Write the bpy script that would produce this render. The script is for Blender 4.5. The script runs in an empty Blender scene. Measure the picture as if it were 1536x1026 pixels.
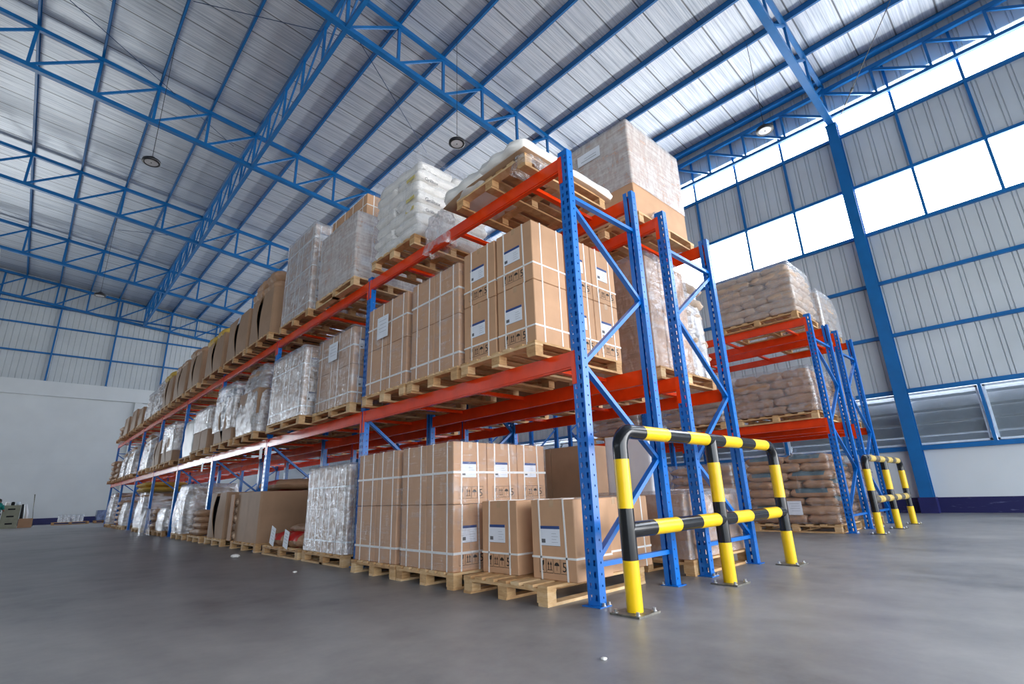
import bpy, math, random
from math import sin, cos, pi, radians, sqrt
from mathutils import Vector, Matrix
R = random.Random(7)
SC = bpy.context.scene
COL = SC.collection
# ------------------------------------------------------------------ constants of the place (metres)
D, G, L = 1.155, 0.566, 3.816          # rack depth, gap between back-to-back rows, bay pitch
NB = 8                                  # bays
LV = [0.0, 1.977, 3.925]                # floor, middle and top load levels
W = 14.69                               # right wall
WY = 41.9                               # far wall
YN = -10.0                              # near end of the modelled hall
XR, XL = -13.0, -30.0                   # ridge line, left wall
A0, SL, TD = 15.23, 0.09, 1.48          # roof truss: top chord height at x=0, slope, depth
BAY = 8.3
def zr(x): return A0 - SL * x if x > XR else A0 - SL * XR + SL * (x - XR)

# ------------------------------------------------------------------ materials
def lin(c):
    c /= 255.0
    return c / 12.92 if c <= 0.04045 else ((c + 0.055) / 1.055) ** 2.4
def rgb(r, g, b): return (lin(r), lin(g), lin(b), 1)
class NT:
    def __init__(s, name):
        s.m = bpy.data.materials.new(name); s.m.use_nodes = True
        s.t = s.m.node_tree; s.n = s.t.nodes; s.l = s.t.links
        s.b = s.n['Principled BSDF']; s.out = s.n['Material Output']
    def node(s, t, **k):
        n = s.n.new(t)
        for a, v in k.items():
            if a.startswith('i_'):
                key = a[2:]
                n.inputs[int(key) if key.isdigit() else key.replace('_', ' ')].default_value = v
            else: setattr(n, a, v)
        return n
    def link(s, a, b): s.l.new(a, b)
    def coords(s, sc=(1, 1, 1), kind='Object'):
        tc = s.node('ShaderNodeTexCoord'); mp = s.node('ShaderNodeMapping')
        mp.inputs['Scale'].default_value = sc
        s.link(tc.outputs[kind], mp.inputs['Vector']); return mp.outputs['Vector']
    def noise(s, vec, scale, detail=3, rough=.55, dist=0):
        n = s.node('ShaderNodeTexNoise'); n.inputs['Scale'].default_value = scale
        n.inputs['Detail'].default_value = detail; n.inputs['Roughness'].default_value = rough
        n.inputs['Distortion'].default_value = dist
        s.link(vec, n.inputs['Vector']); return n.outputs['Fac']
    def ramp(s, f, stops):
        r = s.node('ShaderNodeValToRGB')
        e = r.color_ramp.elements
        while len(e) < len(stops): e.new(0.5)
        for k, (p, c) in enumerate(stops):
            e[k].position = p; e[k].color = c if len(c) == 4 else (*c, 1)
        s.link(f, r.inputs['Fac']); return r.outputs['Color']
    def bump(s, f, strength, dist=.01):
        b = s.node('ShaderNodeBump'); b.inputs['Strength'].default_value = strength
        b.inputs['Distance'].default_value = dist
        s.link(f, b.inputs['Height']); s.link(b.outputs['Normal'], s.b.inputs['Normal'])
def g(v): return (v, v, v, 1)
def plain(name, col, rough=.5, metal=0., var=.06, scale=5., bump=0., kind='Object', spec=.5):
    m = NT(name); v = m.coords(kind=kind)
    f = m.noise(v, scale)
    lo = tuple(max(0, c * (1 - var * 2)) for c in col[:3]); hi = tuple(min(1, c * (1 + var * 2)) for c in col[:3])
    m.link(m.ramp(f, [(.3, lo), (.7, hi)]), m.b.inputs['Base Color'])
    m.b.inputs['Roughness'].default_value = rough; m.b.inputs['Metallic'].default_value = metal
    m.b.inputs['Specular IOR Level'].default_value = spec
    if bump: m.bump(m.noise(v, scale * 6), bump, .004)
    return m.m
M = {}
M['rack_blue'] = plain('rack_blue_paint', rgb(6, 110, 200), .28, var=.04)
M['beam_red'] = plain('beam_orange_paint', rgb(238, 64, 12), .22, var=.05)
M['truss_blue'] = plain('structure_blue_paint', rgb(8, 106, 172), .40, var=.06, scale=2)
M['yellow'] = plain('yellow_paint', rgb(250, 202, 10), .3, var=.03)
M['yellow_dusty'] = plain('dusty_yellow_paint', rgb(206, 178, 96), .6, var=.12, scale=9)
M['black_dusty'] = plain('dusty_black_paint', rgb(92, 86, 76), .6, var=.2, scale=9)
M['black'] = plain('black_paint', rgb(22, 23, 26), .18, var=.1)
M['steel'] = plain('dull_steel', rgb(120, 118, 110), .45, .7, var=.15, scale=20)
M['zinc'] = plain('zinc_bolt', rgb(190, 190, 190), .3, .9)
M['strap'] = plain('white_plastic_strap', rgb(238, 236, 232), .4, var=.02)
M['label'] = plain('label_paper', rgb(232, 236, 244), .5, var=.02)
M['label_blue'] = plain('label_header_ink', rgb(40, 70, 130), .5)
M['ink'] = plain('black_print_ink', rgb(42, 34, 28), .6)
M['ink_grey'] = plain('grey_print_ink', rgb(96, 96, 100), .6)
M['grey_print'] = plain('pale_grey_print', rgb(175, 180, 188), .6)
M['tape'] = plain('carton_tape', rgb(196, 160, 124), .25)
M['white_sack'] = plain('white_woven_sack', rgb(238, 235, 230), .4, var=.03, scale=4, bump=.35)
M['white_foam'] = plain('white_wrapped_block', rgb(235, 235, 238), .5, var=.02)
M['red_print'] = plain('red_print', rgb(205, 40, 30), .5)
M['yellow_print'] = plain('yellow_print', rgb(226, 208, 120), .5)
M['blue_print'] = plain('blue_grey_print', rgb(92, 118, 128), .5)
M['teal'] = plain('teal_cloth', rgb(0, 120, 110), .8)
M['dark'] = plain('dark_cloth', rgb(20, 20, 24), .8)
M['skin'] = plain('skin', rgb(150, 105, 85), .5)
M['hair'] = plain('dark_hair', rgb(18, 14, 14), .5)
M['cab'] = plain('beige_cabinet', rgb(150, 150, 128), .5)
M['navy'] = plain('navy_wall_paint', rgb(30, 32, 92), .5, var=.1, scale=3)
M['white_frame'] = plain('white_frame', rgb(225, 235, 245), .4)
M['lamp_black'] = plain('lamp_black', rgb(25, 26, 30), .35)
M['lamp_lens'] = plain('lamp_lens', rgb(205, 205, 208), .3)
M['rod'] = plain('tie_rod', rgb(40, 70, 110), .4, .5)
M['yellow_sack'] = plain('yellow_sack', rgb(220, 180, 80), .6, bump=.4)
M['foil'] = plain('grey_blue_bag', rgb(95, 108, 140), .25, .4, var=.3, bump=.6)
def navy_scuffed():
    m = NT('navy_baseboard_scuffed'); v = m.coords((.7, .7, 4))
    f = m.noise(v, 3, 8, .7)
    m.link(m.ramp(f, [(.58, rgb(26, 26, 84)), (.72, rgb(110, 112, 150))]), m.b.inputs['Base Color'])
    m.b.inputs['Roughness'].default_value = .5; return m.m
M['navy_scuff'] = navy_scuffed()
def cardboard(name, col, scale=1.):
    m = NT(name); v = m.coords()
    f = m.noise(v, 3 * scale, 4)
    a = tuple(c * .9 for c in col[:3]); b = tuple(min(1, c * 1.08) for c in col[:3])
    m.link(m.ramp(f, [(.3, a), (.7, b)]), m.b.inputs['Base Color'])
    m.b.inputs['Roughness'].default_value = .62
    m.b.inputs['Specular IOR Level'].default_value = .35
    m.bump(m.noise(m.coords((120, 120, 1)), 1, 2), .12, .002); return m.m
M['carton'] = cardboard('carton_kraft', rgb(202, 158, 122))
M['carton_b'] = cardboard('carton_kraft_dull', rgb(182, 140, 108))
M['carton_dk'] = cardboard('bin_kraft', rgb(170, 136, 108))
def wood():
    m = NT('pallet_wood'); v = m.coords((3, 3, 14))
    oi = m.node('ShaderNodeObjectInfo')
    f = m.noise(v, 3, 5, .6, .6)
    mix = m.node('ShaderNodeMath', operation='MULTIPLY_ADD'); mix.inputs[1].default_value = .7
    m.link(f, mix.inputs[0])
    k = m.node('ShaderNodeMath', operation='MULTIPLY'); k.inputs[1].default_value = .35
    m.link(oi.outputs['Random'], k.inputs[0]); m.link(k.outputs[0], mix.inputs[2])
    m.link(m.ramp(mix.outputs[0], [(.2, rgb(160, 112, 66)), (.5, rgb(206, 164, 114)), (.8, rgb(232, 202, 158))]), m.b.inputs['Base Color'])
    m.b.inputs['Roughness'].default_value = .7; m.bump(f, .3, .004); return m.m
M['wood'] = wood()
def sackmat(name, col, glossy=.5):
    m = NT(name); v = m.coords()
    oi = m.node('ShaderNodeObjectInfo')
    f = m.noise(v, 2.5, 5, .6)
    ad = m.node('ShaderNodeMath', operation='MULTIPLY_ADD'); ad.inputs[1].default_value = .25
    m.link(oi.outputs['Random'], ad.inputs[0]); m.link(f, ad.inputs[2])
    a = tuple(c * .75 for c in col[:3]); b = tuple(min(1, c * 1.12) for c in col[:3])
    m.link(m.ramp(ad.outputs[0], [(.35, a), (.85, b)]), m.b.inputs['Base Color'])
    m.b.inputs['Roughness'].default_value = glossy
    m.bump(m.noise(m.coords((1, 1, 1)), 9, 5, .6, 1.), .6, .03); return m.m
M['kraft_sack'] = sackmat('kraft_paper_sack', rgb(188, 148, 116))
M['pale_sack'] = sackmat('pale_kraft_sack', rgb(212, 184, 158))
def film(name, base, streak, lo, hi, sc=(1.2, 1.2, 9), rough=.12, bstr=.7, white=.8, fine=9., diff=.5):
    m = NT(name)
    tr = m.node('ShaderNodeBsdfTransparent'); tr.inputs['Color'].default_value = (.97, .97, .98, 1)
    mx = m.node('ShaderNodeMixShader')
    f = m.noise(m.coords(sc), 2.2, 8, .7, .3)
    g2 = m.noise(m.coords((fine, fine, fine * .35)), 1.6, 6, .65, .8)
    av = m.node('ShaderNodeMath', operation='MULTIPLY_ADD'); av.inputs[1].default_value = .5
    h_ = m.node('ShaderNodeMath', operation='MULTIPLY'); h_.inputs[1].default_value = .5
    m.link(g2, h_.inputs[0]); m.link(f, av.inputs[0]); m.link(h_.outputs[0], av.inputs[2])
    mr = m.node('ShaderNodeMapRange'); mr.inputs['From Min'].default_value = lo; mr.inputs['From Max'].default_value = hi
    mr.inputs['To Min'].default_value = base; mr.inputs['To Max'].default_value = streak
    m.link(av.outputs[0], mr.inputs['Value'])
    gl = m.node('ShaderNodeBsdfGlossy'); gl.inputs['Roughness'].default_value = rough; gl.inputs['Color'].default_value = (.95, .95, .97, 1)
    df = m.node('ShaderNodeBsdfDiffuse'); df.inputs['Color'].default_value = (white, white, white * 1.02, 1)
    md = m.node('ShaderNodeMixShader'); md.inputs['Fac'].default_value = diff
    m.link(gl.outputs[0], md.inputs[1]); m.link(df.outputs[0], md.inputs[2])
    m.link(mr.outputs[0], mx.inputs['Fac']); m.link(tr.outputs[0], mx.inputs[1]); m.link(md.outputs[0], mx.inputs[2])
    b = m.node('ShaderNodeBump'); b.inputs['Strength'].default_value = bstr; b.inputs['Distance'].default_value = .03
    m.link(m.noise(m.coords((2.5, 2.5, 4)), 4, 7, .62, .6), b.inputs['Height']); m.link(b.outputs['Normal'], gl.inputs['Normal'])
    m.n.remove(m.b)
    m.link(mx.outputs[0], m.out.inputs['Surface']); return m.m
M['film'] = film('stretch_film', .14, .55, .45, .62)
M['film_light'] = film('stretch_film_thin', .04, .38, .50, .64, sc=(1.2, 1.2, 22), fine=5, diff=.7)
M['film_heavy'] = film('stretch_film_heavy', .30, .80, .42, .60, sc=(2, 2, 5), diff=.35)
M['film_wide'] = film('stretch_film_layered', .32, .76, .40, .60, sc=(1.2, 1.2, 12), fine=8, diff=.8, white=.80)
M['film_clear'] = film('loose_clear_film', .15, .6, .45, .60, sc=(3, 3, 3))
def concrete():
    m = NT('concrete_floor'); v = m.coords((1, 1, 1))
    a = m.noise(v, .35, 6, .6, .6); b = m.noise(v, 3.0, 8, .7); c = m.noise(m.coords((1, .25, 1)), 1.5, 5, .6, 1.)
    s1 = m.node('ShaderNodeMath', operation='MULTIPLY_ADD'); s1.inputs[1].default_value = .5
    m.link(a, s1.inputs[0]); 
    s2 = m.node('ShaderNodeMath', operation='MULTIPLY_ADD'); s2.inputs[1].default_value = .3
    m.link(b, s2.inputs[0]); m.link(s1.outputs[0], s2.inputs[2])
    s3 = m.node('ShaderNodeMath', operation='MULTIPLY'); s3.inputs[1].default_value = .25
    m.link(c, s3.inputs[0]); m.link(s3.outputs[0], s1.inputs[2])
    m.link(m.ramp(s2.outputs[0], [(.40, rgb(98, 98, 100)), (.5, rgb(128, 127, 128)), (.66, rgb(154, 152, 151))]), m.b.inputs['Base Color'])
    rr = m.node('ShaderNodeMapRange'); rr.inputs['To Min'].default_value = .28; rr.inputs['To Max'].default_value = .5
    m.link(c, rr.inputs['Value']); m.link(rr.outputs[0], m.b.inputs['Roughness'])
    m.b.inputs['Specular IOR Level'].default_value = .45
    m.bump(b, .12, .004)
    return m.m
M['concrete'] = concrete()
def roofmat():
    m = NT('roof_foil_insulation')
    tc = m.node('ShaderNodeTexCoord'); sp = m.node('ShaderNodeSeparateXYZ'); m.link(tc.outputs['Object'], sp.inputs[0])
    md = m.node('ShaderNodeMath', operation='MODULO'); md.inputs[1].default_value = 1.02
    ad = m.node('ShaderNodeMath', operation='ADD'); ad.inputs[1].default_value = 50
    m.link(sp.outputs['Y'], ad.inputs[0]); m.link(ad.outputs[0], md.inputs[0])
    seam = m.ramp(md.outputs[0], [(0, g(.30)), (.035, g(.26)), (.05, g(1)), (.32, g(1)), (.335, g(.72)), (.35, g(1)), (.66, g(1)), (.675, g(.72)), (.69, g(1))])
    f = m.noise(m.coords((.35, 16, 1)), 1.5, 6, .65); f2 = m.noise(m.coords((1, 1, 1)), 1.2, 5, .6)
    col = m.ramp(f, [(.28, rgb(160, 170, 184)), (.5, rgb(210, 216, 224)), (.7, rgb(238, 240, 244))])
    mu = m.node('ShaderNodeMix', data_type='RGBA', blend_type='MULTIPLY'); mu.inputs[0].default_value = 1
    m.link(col, mu.inputs[6]); m.link(seam, mu.inputs[7]); m.link(mu.outputs[2], m.b.inputs['Base Color'])
    m.b.inputs['Roughness'].default_value = .42; m.b.inputs['Metallic'].default_value = .35
    s = m.node('ShaderNodeMath', operation='ADD'); m.link(f, s.inputs[0]); m.link(f2, s.inputs[1])
    m.bump(s.outputs[0], .35, .03); return m.m
M['roof'] = roofmat()
M['sheet'] = plain('grey_wall_sheet', rgb(206, 212, 215), .6, 0, var=.03, scale=.8, spec=.3)
M['white_wall'] = plain('painted_white_wall', rgb(226, 230, 231), .6, var=.02, scale=.6)
M['louvre'] = plain('louvre_blade', rgb(190, 200, 216), .4, var=.04)
def glassmat():
    m = NT('thin_window_glass'); tr = m.node('ShaderNodeBsdfTransparent'); mx = m.node('ShaderNodeMixShader')
    tr.inputs['Color'].default_value = (.95, .97, 1, 1); mx.inputs['Fac'].default_value = .08
    m.b.inputs['Roughness'].default_value = .05
    m.link(tr.outputs[0], mx.inputs[1]); m.link(m.b.outputs[0], mx.inputs[2]); m.link(mx.outputs[0], m.out.inputs['Surface']); return m.m
M['glass'] = glassmat()
def mesh_screen():
    m = NT('insect_screen'); tr = m.node('ShaderNodeBsdfTransparent'); mx = m.node('ShaderNodeMixShader')
    mx.inputs['Fac'].default_value = .35; m.b.inputs['Base Color'].default_value = rgb(120, 130, 130)
    m.link(tr.outputs[0], mx.inputs[1]); m.link(m.b.outputs[0], mx.inputs[2]); m.link(mx.outputs[0], m.out.inputs['Surface']); return m.m
M['screen'] = mesh_screen()

# ------------------------------------------------------------------ mesh helpers
class MB:
    def __init__(s): s.v = []; s.f = []; s.mi = []; s.ms = []
    def _m(s, m):
        if m is None: return 0
        if m not in s.ms: s.ms.append(m)
        return s.ms.index(m)
    def add(s, vs, fs, m=None):
        o = len(s.v); k = s._m(m); s.v += [tuple(v) for v in vs]
        for f in fs: s.f.append(tuple(i + o for i in f)); s.mi.append(k)
        return s
    def box(s, x0, y0, z0, x1, y1, z1, m=None):
        return s.add([(x0, y0, z0), (x1, y0, z0), (x1, y1, z0), (x0, y1, z0), (x0, y0, z1), (x1, y0, z1), (x1, y1, z1), (x0, y1, z1)],
                     [(0, 3, 2, 1), (4, 5, 6, 7), (0, 1, 5, 4), (1, 2, 6, 5), (2, 3, 7, 6), (3, 0, 4, 7)], m)
    def cbox(s, x0, y0, z0, x1, y1, z1, c, m=None):   # box with chamfered edges
        vs = []; 
        for z, ins in ((z0, c), (z0 + c, 0), (z1 - c, 0), (z1, c)):
            a, b, p, q = x0 + ins, x1 - ins, y0 + ins, y1 - ins
            k = c
            vs += [(a + k, p, z), (b - k, p, z), (b, p + k, z), (b, q - k, z), (b - k, q, z), (a + k, q, z), (a, q - k, z), (a, p + k, z)]
        fs = [tuple(range(7, -1, -1)), tuple(range(24, 32))]
        for r in range(3):
            for i in range(8):
                j = (i + 1) % 8; fs.append((r * 8 + i, r * 8 + j, r * 8 + 8 + j, r * 8 + 8 + i))
        return s.add(vs, fs, m)
    def bar(s, p, q, w, h, m=None, up=(0, 0, 1)):     # rectangular bar from p to q
        p = Vector(p); q = Vector(q); d = (q - p).normalized(); u = Vector(up)
        r = d.cross(u)
        if r.length < 1e-4: r = d.cross(Vector((1, 0, 0)))
        r.normalize(); u = r.cross(d).normalized()
        a, b = r * w / 2, u * h / 2
        vs = [p - a - b, p + a - b, p + a + b, p - a + b, q - a - b, q + a - b, q + a + b, q - a + b]
        return s.add(vs, [(0, 3, 2, 1), (4, 5, 6, 7), (0, 1, 5, 4), (1, 2, 6, 5), (2, 3, 7, 6), (3, 0, 4, 7)], m)
    def tube(s, pts, r, n=12, m=None, mats=None, caps=True):
        pts = [Vector(p) for p in pts]; rings = []
        ref = None
        for i, p in enumerate(pts):
            d = (pts[min(i + 1, len(pts) - 1)] - pts[max(i - 1, 0)]).normalized()
            if ref is None:
                ref = d.cross(Vector((0, 0, 1)))
                if ref.length < .1: ref = d.cross(Vector((0, 1, 0)))
            ref = (ref - d * ref.dot(d)).normalized(); b = d.cross(ref)
            rr = r[i] if isinstance(r, (list, tuple)) else r
            rings.append([p + (ref * cos(2 * pi * k / n) + b * sin(2 * pi * k / n)) * rr for k in range(n)])
        o = len(s.v); s.v += [tuple(v) for rg in rings for v in rg]
        for i in range(len(pts) - 1):
            mm = s._m(mats[i] if mats else m)
            for k in range(n):
                s.f.append((o + i * n + k, o + i * n + (k + 1) % n, o + (i + 1) * n + (k + 1) % n, o + (i + 1) * n + k)); s.mi.append(mm)
        if caps:
            s.f.append(tuple(o + k for k in range(n - 1, -1, -1))); s.mi.append(s._m(mats[0] if mats else m))
            s.f.append(tuple(o + (len(pts) - 1) * n + k for k in range(n))); s.mi.append(s._m(mats[-1] if mats else m))
        return s
    def cyl(s, x, y, z0, z1, r, n=16, m=None): return s.tube([(x, y, z0), (x, y, z1)], r, n, m)
    def mesh(s, name, smooth=False):
        me = bpy.data.meshes.new(name); me.from_pydata(s.v, [], s.f)
        for m in s.ms: me.materials.append(M[m])
        if len(s.ms) > 1: me.polygons.foreach_set('material_index', s.mi)
        if smooth: me.polygons.foreach_set('use_smooth', [True] * len(me.polygons))
        me.update(); return me
    def obj(s, name, m=None, parent=None, loc=None, smooth=False, auto=False):
        me = s.mesh(name, smooth)
        if m and not s.ms: me.materials.append(M[m])
        if auto: me.set_sharp_from_angle(angle=radians(40))
        return link(name, me, parent, loc)
def link(name, me, parent=None, loc=None, rot=0):
    o = bpy.data.objects.new(name, me); COL.objects.link(o)
    if parent: o.parent = parent
    if loc: o.location = loc
    if rot: o.rotation_euler = (0, 0, rot)
    return o
LABELS = {}
def tag(o, label, cat, group=None):
    n = len(label.split())
    if not 4 <= n <= 16: print('LABEL LENGTH', n, label)
    if label in LABELS and not (group and LABELS[label] == group): print('DUP LABEL', label)
    LABELS[label] = group
    o['label'] = label; o['category'] = cat
    if group: o['group'] = group
    return o
def thing(name, label, cat, loc=(0, 0, 0), group=None, rot=0):
    o = bpy.data.objects.new(name, None); COL.objects.link(o); o.location = loc; o.rotation_euler = (0, 0, rot)
    o.empty_display_size = .2
    return tag(o, label, cat, group)
def struct(o): o['kind'] = 'structure'; return o
def dup(root, loc, rot=0, label=None, group=None):
    r = root.copy(); COL.objects.link(r); r.location = loc; r.rotation_euler = (0, 0, rot)
    for ch in list(root.children):
        c = ch.copy(); COL.objects.link(c); c.parent = r
        for q in ch.children:
            d = q.copy(); COL.objects.link(d); d.parent = c
    if label: tag(r, label, r['category'], group)
    return r
ORD = ['first', 'second', 'third', 'fourth', 'fifth', 'sixth', 'seventh', 'eighth', 'ninth', 'tenth', 'eleventh', 'twelfth', 'thirteenth', 'fourteenth', 'fifteenth', 'sixteenth']
TEXTC = {}
def text_mesh(body, size, mat):
    k = (body, size, mat)
    if k not in TEXTC:
        cu = bpy.data.curves.new('lettering', 'FONT'); cu.body = body; cu.size = size; cu.extrude = .0006; cu.resolution_u = 2
        ob = bpy.data.objects.new('lettering', cu); COL.objects.link(ob)
        dg = bpy.context.evaluated_depsgraph_get(); me = bpy.data.meshes.new_from_object(ob.evaluated_get(dg))
        bpy.data.objects.remove(ob); me.materials.clear(); me.materials.append(M[mat]); TEXTC[k] = me
    return TEXTC[k]

# ------------------------------------------------------------------ setting
def build_setting():
    struct(MB().box(XL - .3, YN - 6, -.2, W + .3, WY + .3, 0).obj('floor', 'concrete'))
    # roof sheets with insulation foil, two slopes
    m = MB()
    t = .29
    for (xa, xb) in ((XR, W + .9), (XL - .5, XR)):
        m.add([(xa, YN, zr(xa) + t), (xb, YN, zr(xb) + t), (xb, WY + .3, zr(xb) + t), (xa, WY + .3, zr(xa) + t),
               (xa, YN, zr(xa) + t + .06), (xb, YN, zr(xb) + t + .06), (xb, WY + .3, zr(xb) + t + .06), (xa, WY + .3, zr(xa) + t + .06)],
              [(0, 3, 2, 1), (4, 5, 6, 7), (0, 1, 5, 4), (1, 2, 6, 5), (2, 3, 7, 6), (3, 0, 4, 7)])
    struct(m.obj('ceiling', 'roof'))
    # right wall: lower masonry, profiled sheets between the window bands
    def ribs_y(m, x, y0, y1, z0, z1, pitch=.37):
        pts = []; y = y0
        while y < y1:
            for dy, dx in ((0, 0), (.012, -.03), (.026, -.03), (.034, 0), (.095, 0), (.107, -.03), (.121, -.03), (.129, 0)):
                if y + dy < y1: pts.append((x - dx, y + dy))
            y += pitch
        pts.append((x, y1)); n = len(pts)
        vs = [(a, b, z0) for a, b in pts] + [(a, b, z1) for a, b in pts]
        m.add(vs, [(i, i + n, i + n + 1, i + 1) for i in range(n - 1)], 'sheet')
        m.box(x + .04, y0, z0, x + .07, y1, z1, 'sheet')
    m = MB()
    m.box(W, YN, 0, W + .2, WY + .2, 1.66, 'white_wall')
    for z0, z1 in ((3.3, 8.2), (9.9, 11.86), (13.0, zr(W) + .3)): ribs_y(m, W, YN, WY, z0, z1)
    struct(m.obj('wall_right'))
    struct(MB().box(W - .03, YN, 0, W, WY, .39).obj('baseboard_right', 'navy_scuff'))
    # far wall
    m = MB()
    def far_box(x0, x1, z0, z1): m.box(x0, WY, z0, x1, WY + .2, z1, 'white_wall')
    far_box(XL, -13.2, 0, 8.0); far_box(-6.2, W + .2, 0, 3.64); far_box(-6.2, W + .2, 3.68, 8.0); far_box(-13.2, -6.2, 6.2, 8.0)
    m.box(-6.2, WY + .02, 3.64, W + .2, WY + .2, 3.68, 'white_wall')
    m.box(XL, WY - .22, 8.0, W, WY + .2, 8.95, 'white_wall')
    m.box(1.58, WY - .18, 0, 2.0, WY, 8.0, 'white_wall')
    pts = []; x = XL
    while x < W:
        for dx, dy in ((0, 0), (.02, -.03), (.04, -.03), (.06, 0)): pts.append((x + dx, WY - dy))
        x += .31
    n = len(pts)
    m.add([(a, b, 8.95) for a, b in pts] + [(a, b, zr(a) + .3) for a, b in pts], [(i, i + 1, i + n + 1, i + n) for i in range(n - 1)], 'sheet')
    struct(m.obj('wall_far'))
    struct(MB().box(-6.2, WY - .03, 0, W, WY, .38).obj('baseboard_far', 'navy'))
    # left wall with high window band and big doors, outside the frame
    m = MB()
    m.box(XL - .2, YN, 0, XL, WY, 1.5, 'white_wall'); m.box(XL - .2, YN, 1.5, XL, WY, 10.7, 'sheet'); m.box(XL - .2, YN, 11.4, XL, WY, zr(XL) + .3, 'sheet')
    for k in range(7): m.box(XL - .2, YN + k * 8.3, 0, XL, YN + k * 8.3 + .4, 13, 'white_wall')
    struct(m.obj('wall_left'))
    # near gable wall; its wide unseen opening is added to let fill daylight in
    struct(MB().box(XL, YN - .2, 6.5, W, YN, 17, 'sheet').box(XL, YN - .2, 0, -13, YN, 6.5, 'sheet').obj('wall_near'))
    # windows in the right wall: per column bay and band
    n = 0
    for zb0, zb1, kind in ((1.72, 3.25, 'l'), (8.2, 9.9, 'g'), (11.86, 13.0, 'g')):
        for b in range(-1, 5):
            y0 = max(YN, .2 + b * BAY); y1 = min(WY, .2 + (b + 1) * BAY)
            if b == -1: y0 = YN
            n += 1; m = MB()
            if kind == 'g':
                m.box(W + .08, y0, zb0, W + .09, y1, zb1, 'glass')
                struct(m.obj('window_%d' % n))
            else:
                y = y1 - .16 if b < 0 else y0 + .16
                ys = [(.2 + b * BAY + .16 + 1.66 * k if k == 0 else .2 + b * BAY + 1.66 * k + .05, .2 + b * BAY + 1.66 * (k + 1) - .05) for k in range(5)]
                if b == -1: ys = ys + [(-9.9, -8.2)]
                for (a, c) in ys:
                    c = min(c, WY)
                    if a >= c: continue
                    for u0, v0, u1, v1 in ((a, zb0 + .05, c, zb0 + .1), (a, zb1 - .1, c, zb1 - .05), (a, zb0 + .05, a + .05, zb1 - .05), (c - .05, zb0 + .05, c, zb1 - .05)):
                        m.box(W - .01, u0, v0, W + .05, u1, v1, 'white_frame')
                    for q in range(5):
                        z = zb0 - .04 + q * .34
                        m.add([(W + .08, a, z), (W + .08, c, z), (W + .36, c, z + .30), (W + .36, a, z + .30), (W + .08, a, z + .02), (W + .08, c, z + .02), (W + .36, c, z + .32), (W + .36, a, z + .32)],
                              [(0, 1, 2, 3), (4, 7, 6, 5), (0, 4, 5, 1), (2, 6, 7, 3)], 'louvre')
                    m.box(W + .05, a, zb0 + .1, W + .055, c, zb1 - .1, 'screen')
                m.box(W + .45, y0, zb0 - .2, W + .5, y1, zb1 + .2, 'louvre')  # added backing plate, blocks daylight between the blades
                struct(m.obj('window_%d' % n))
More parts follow.
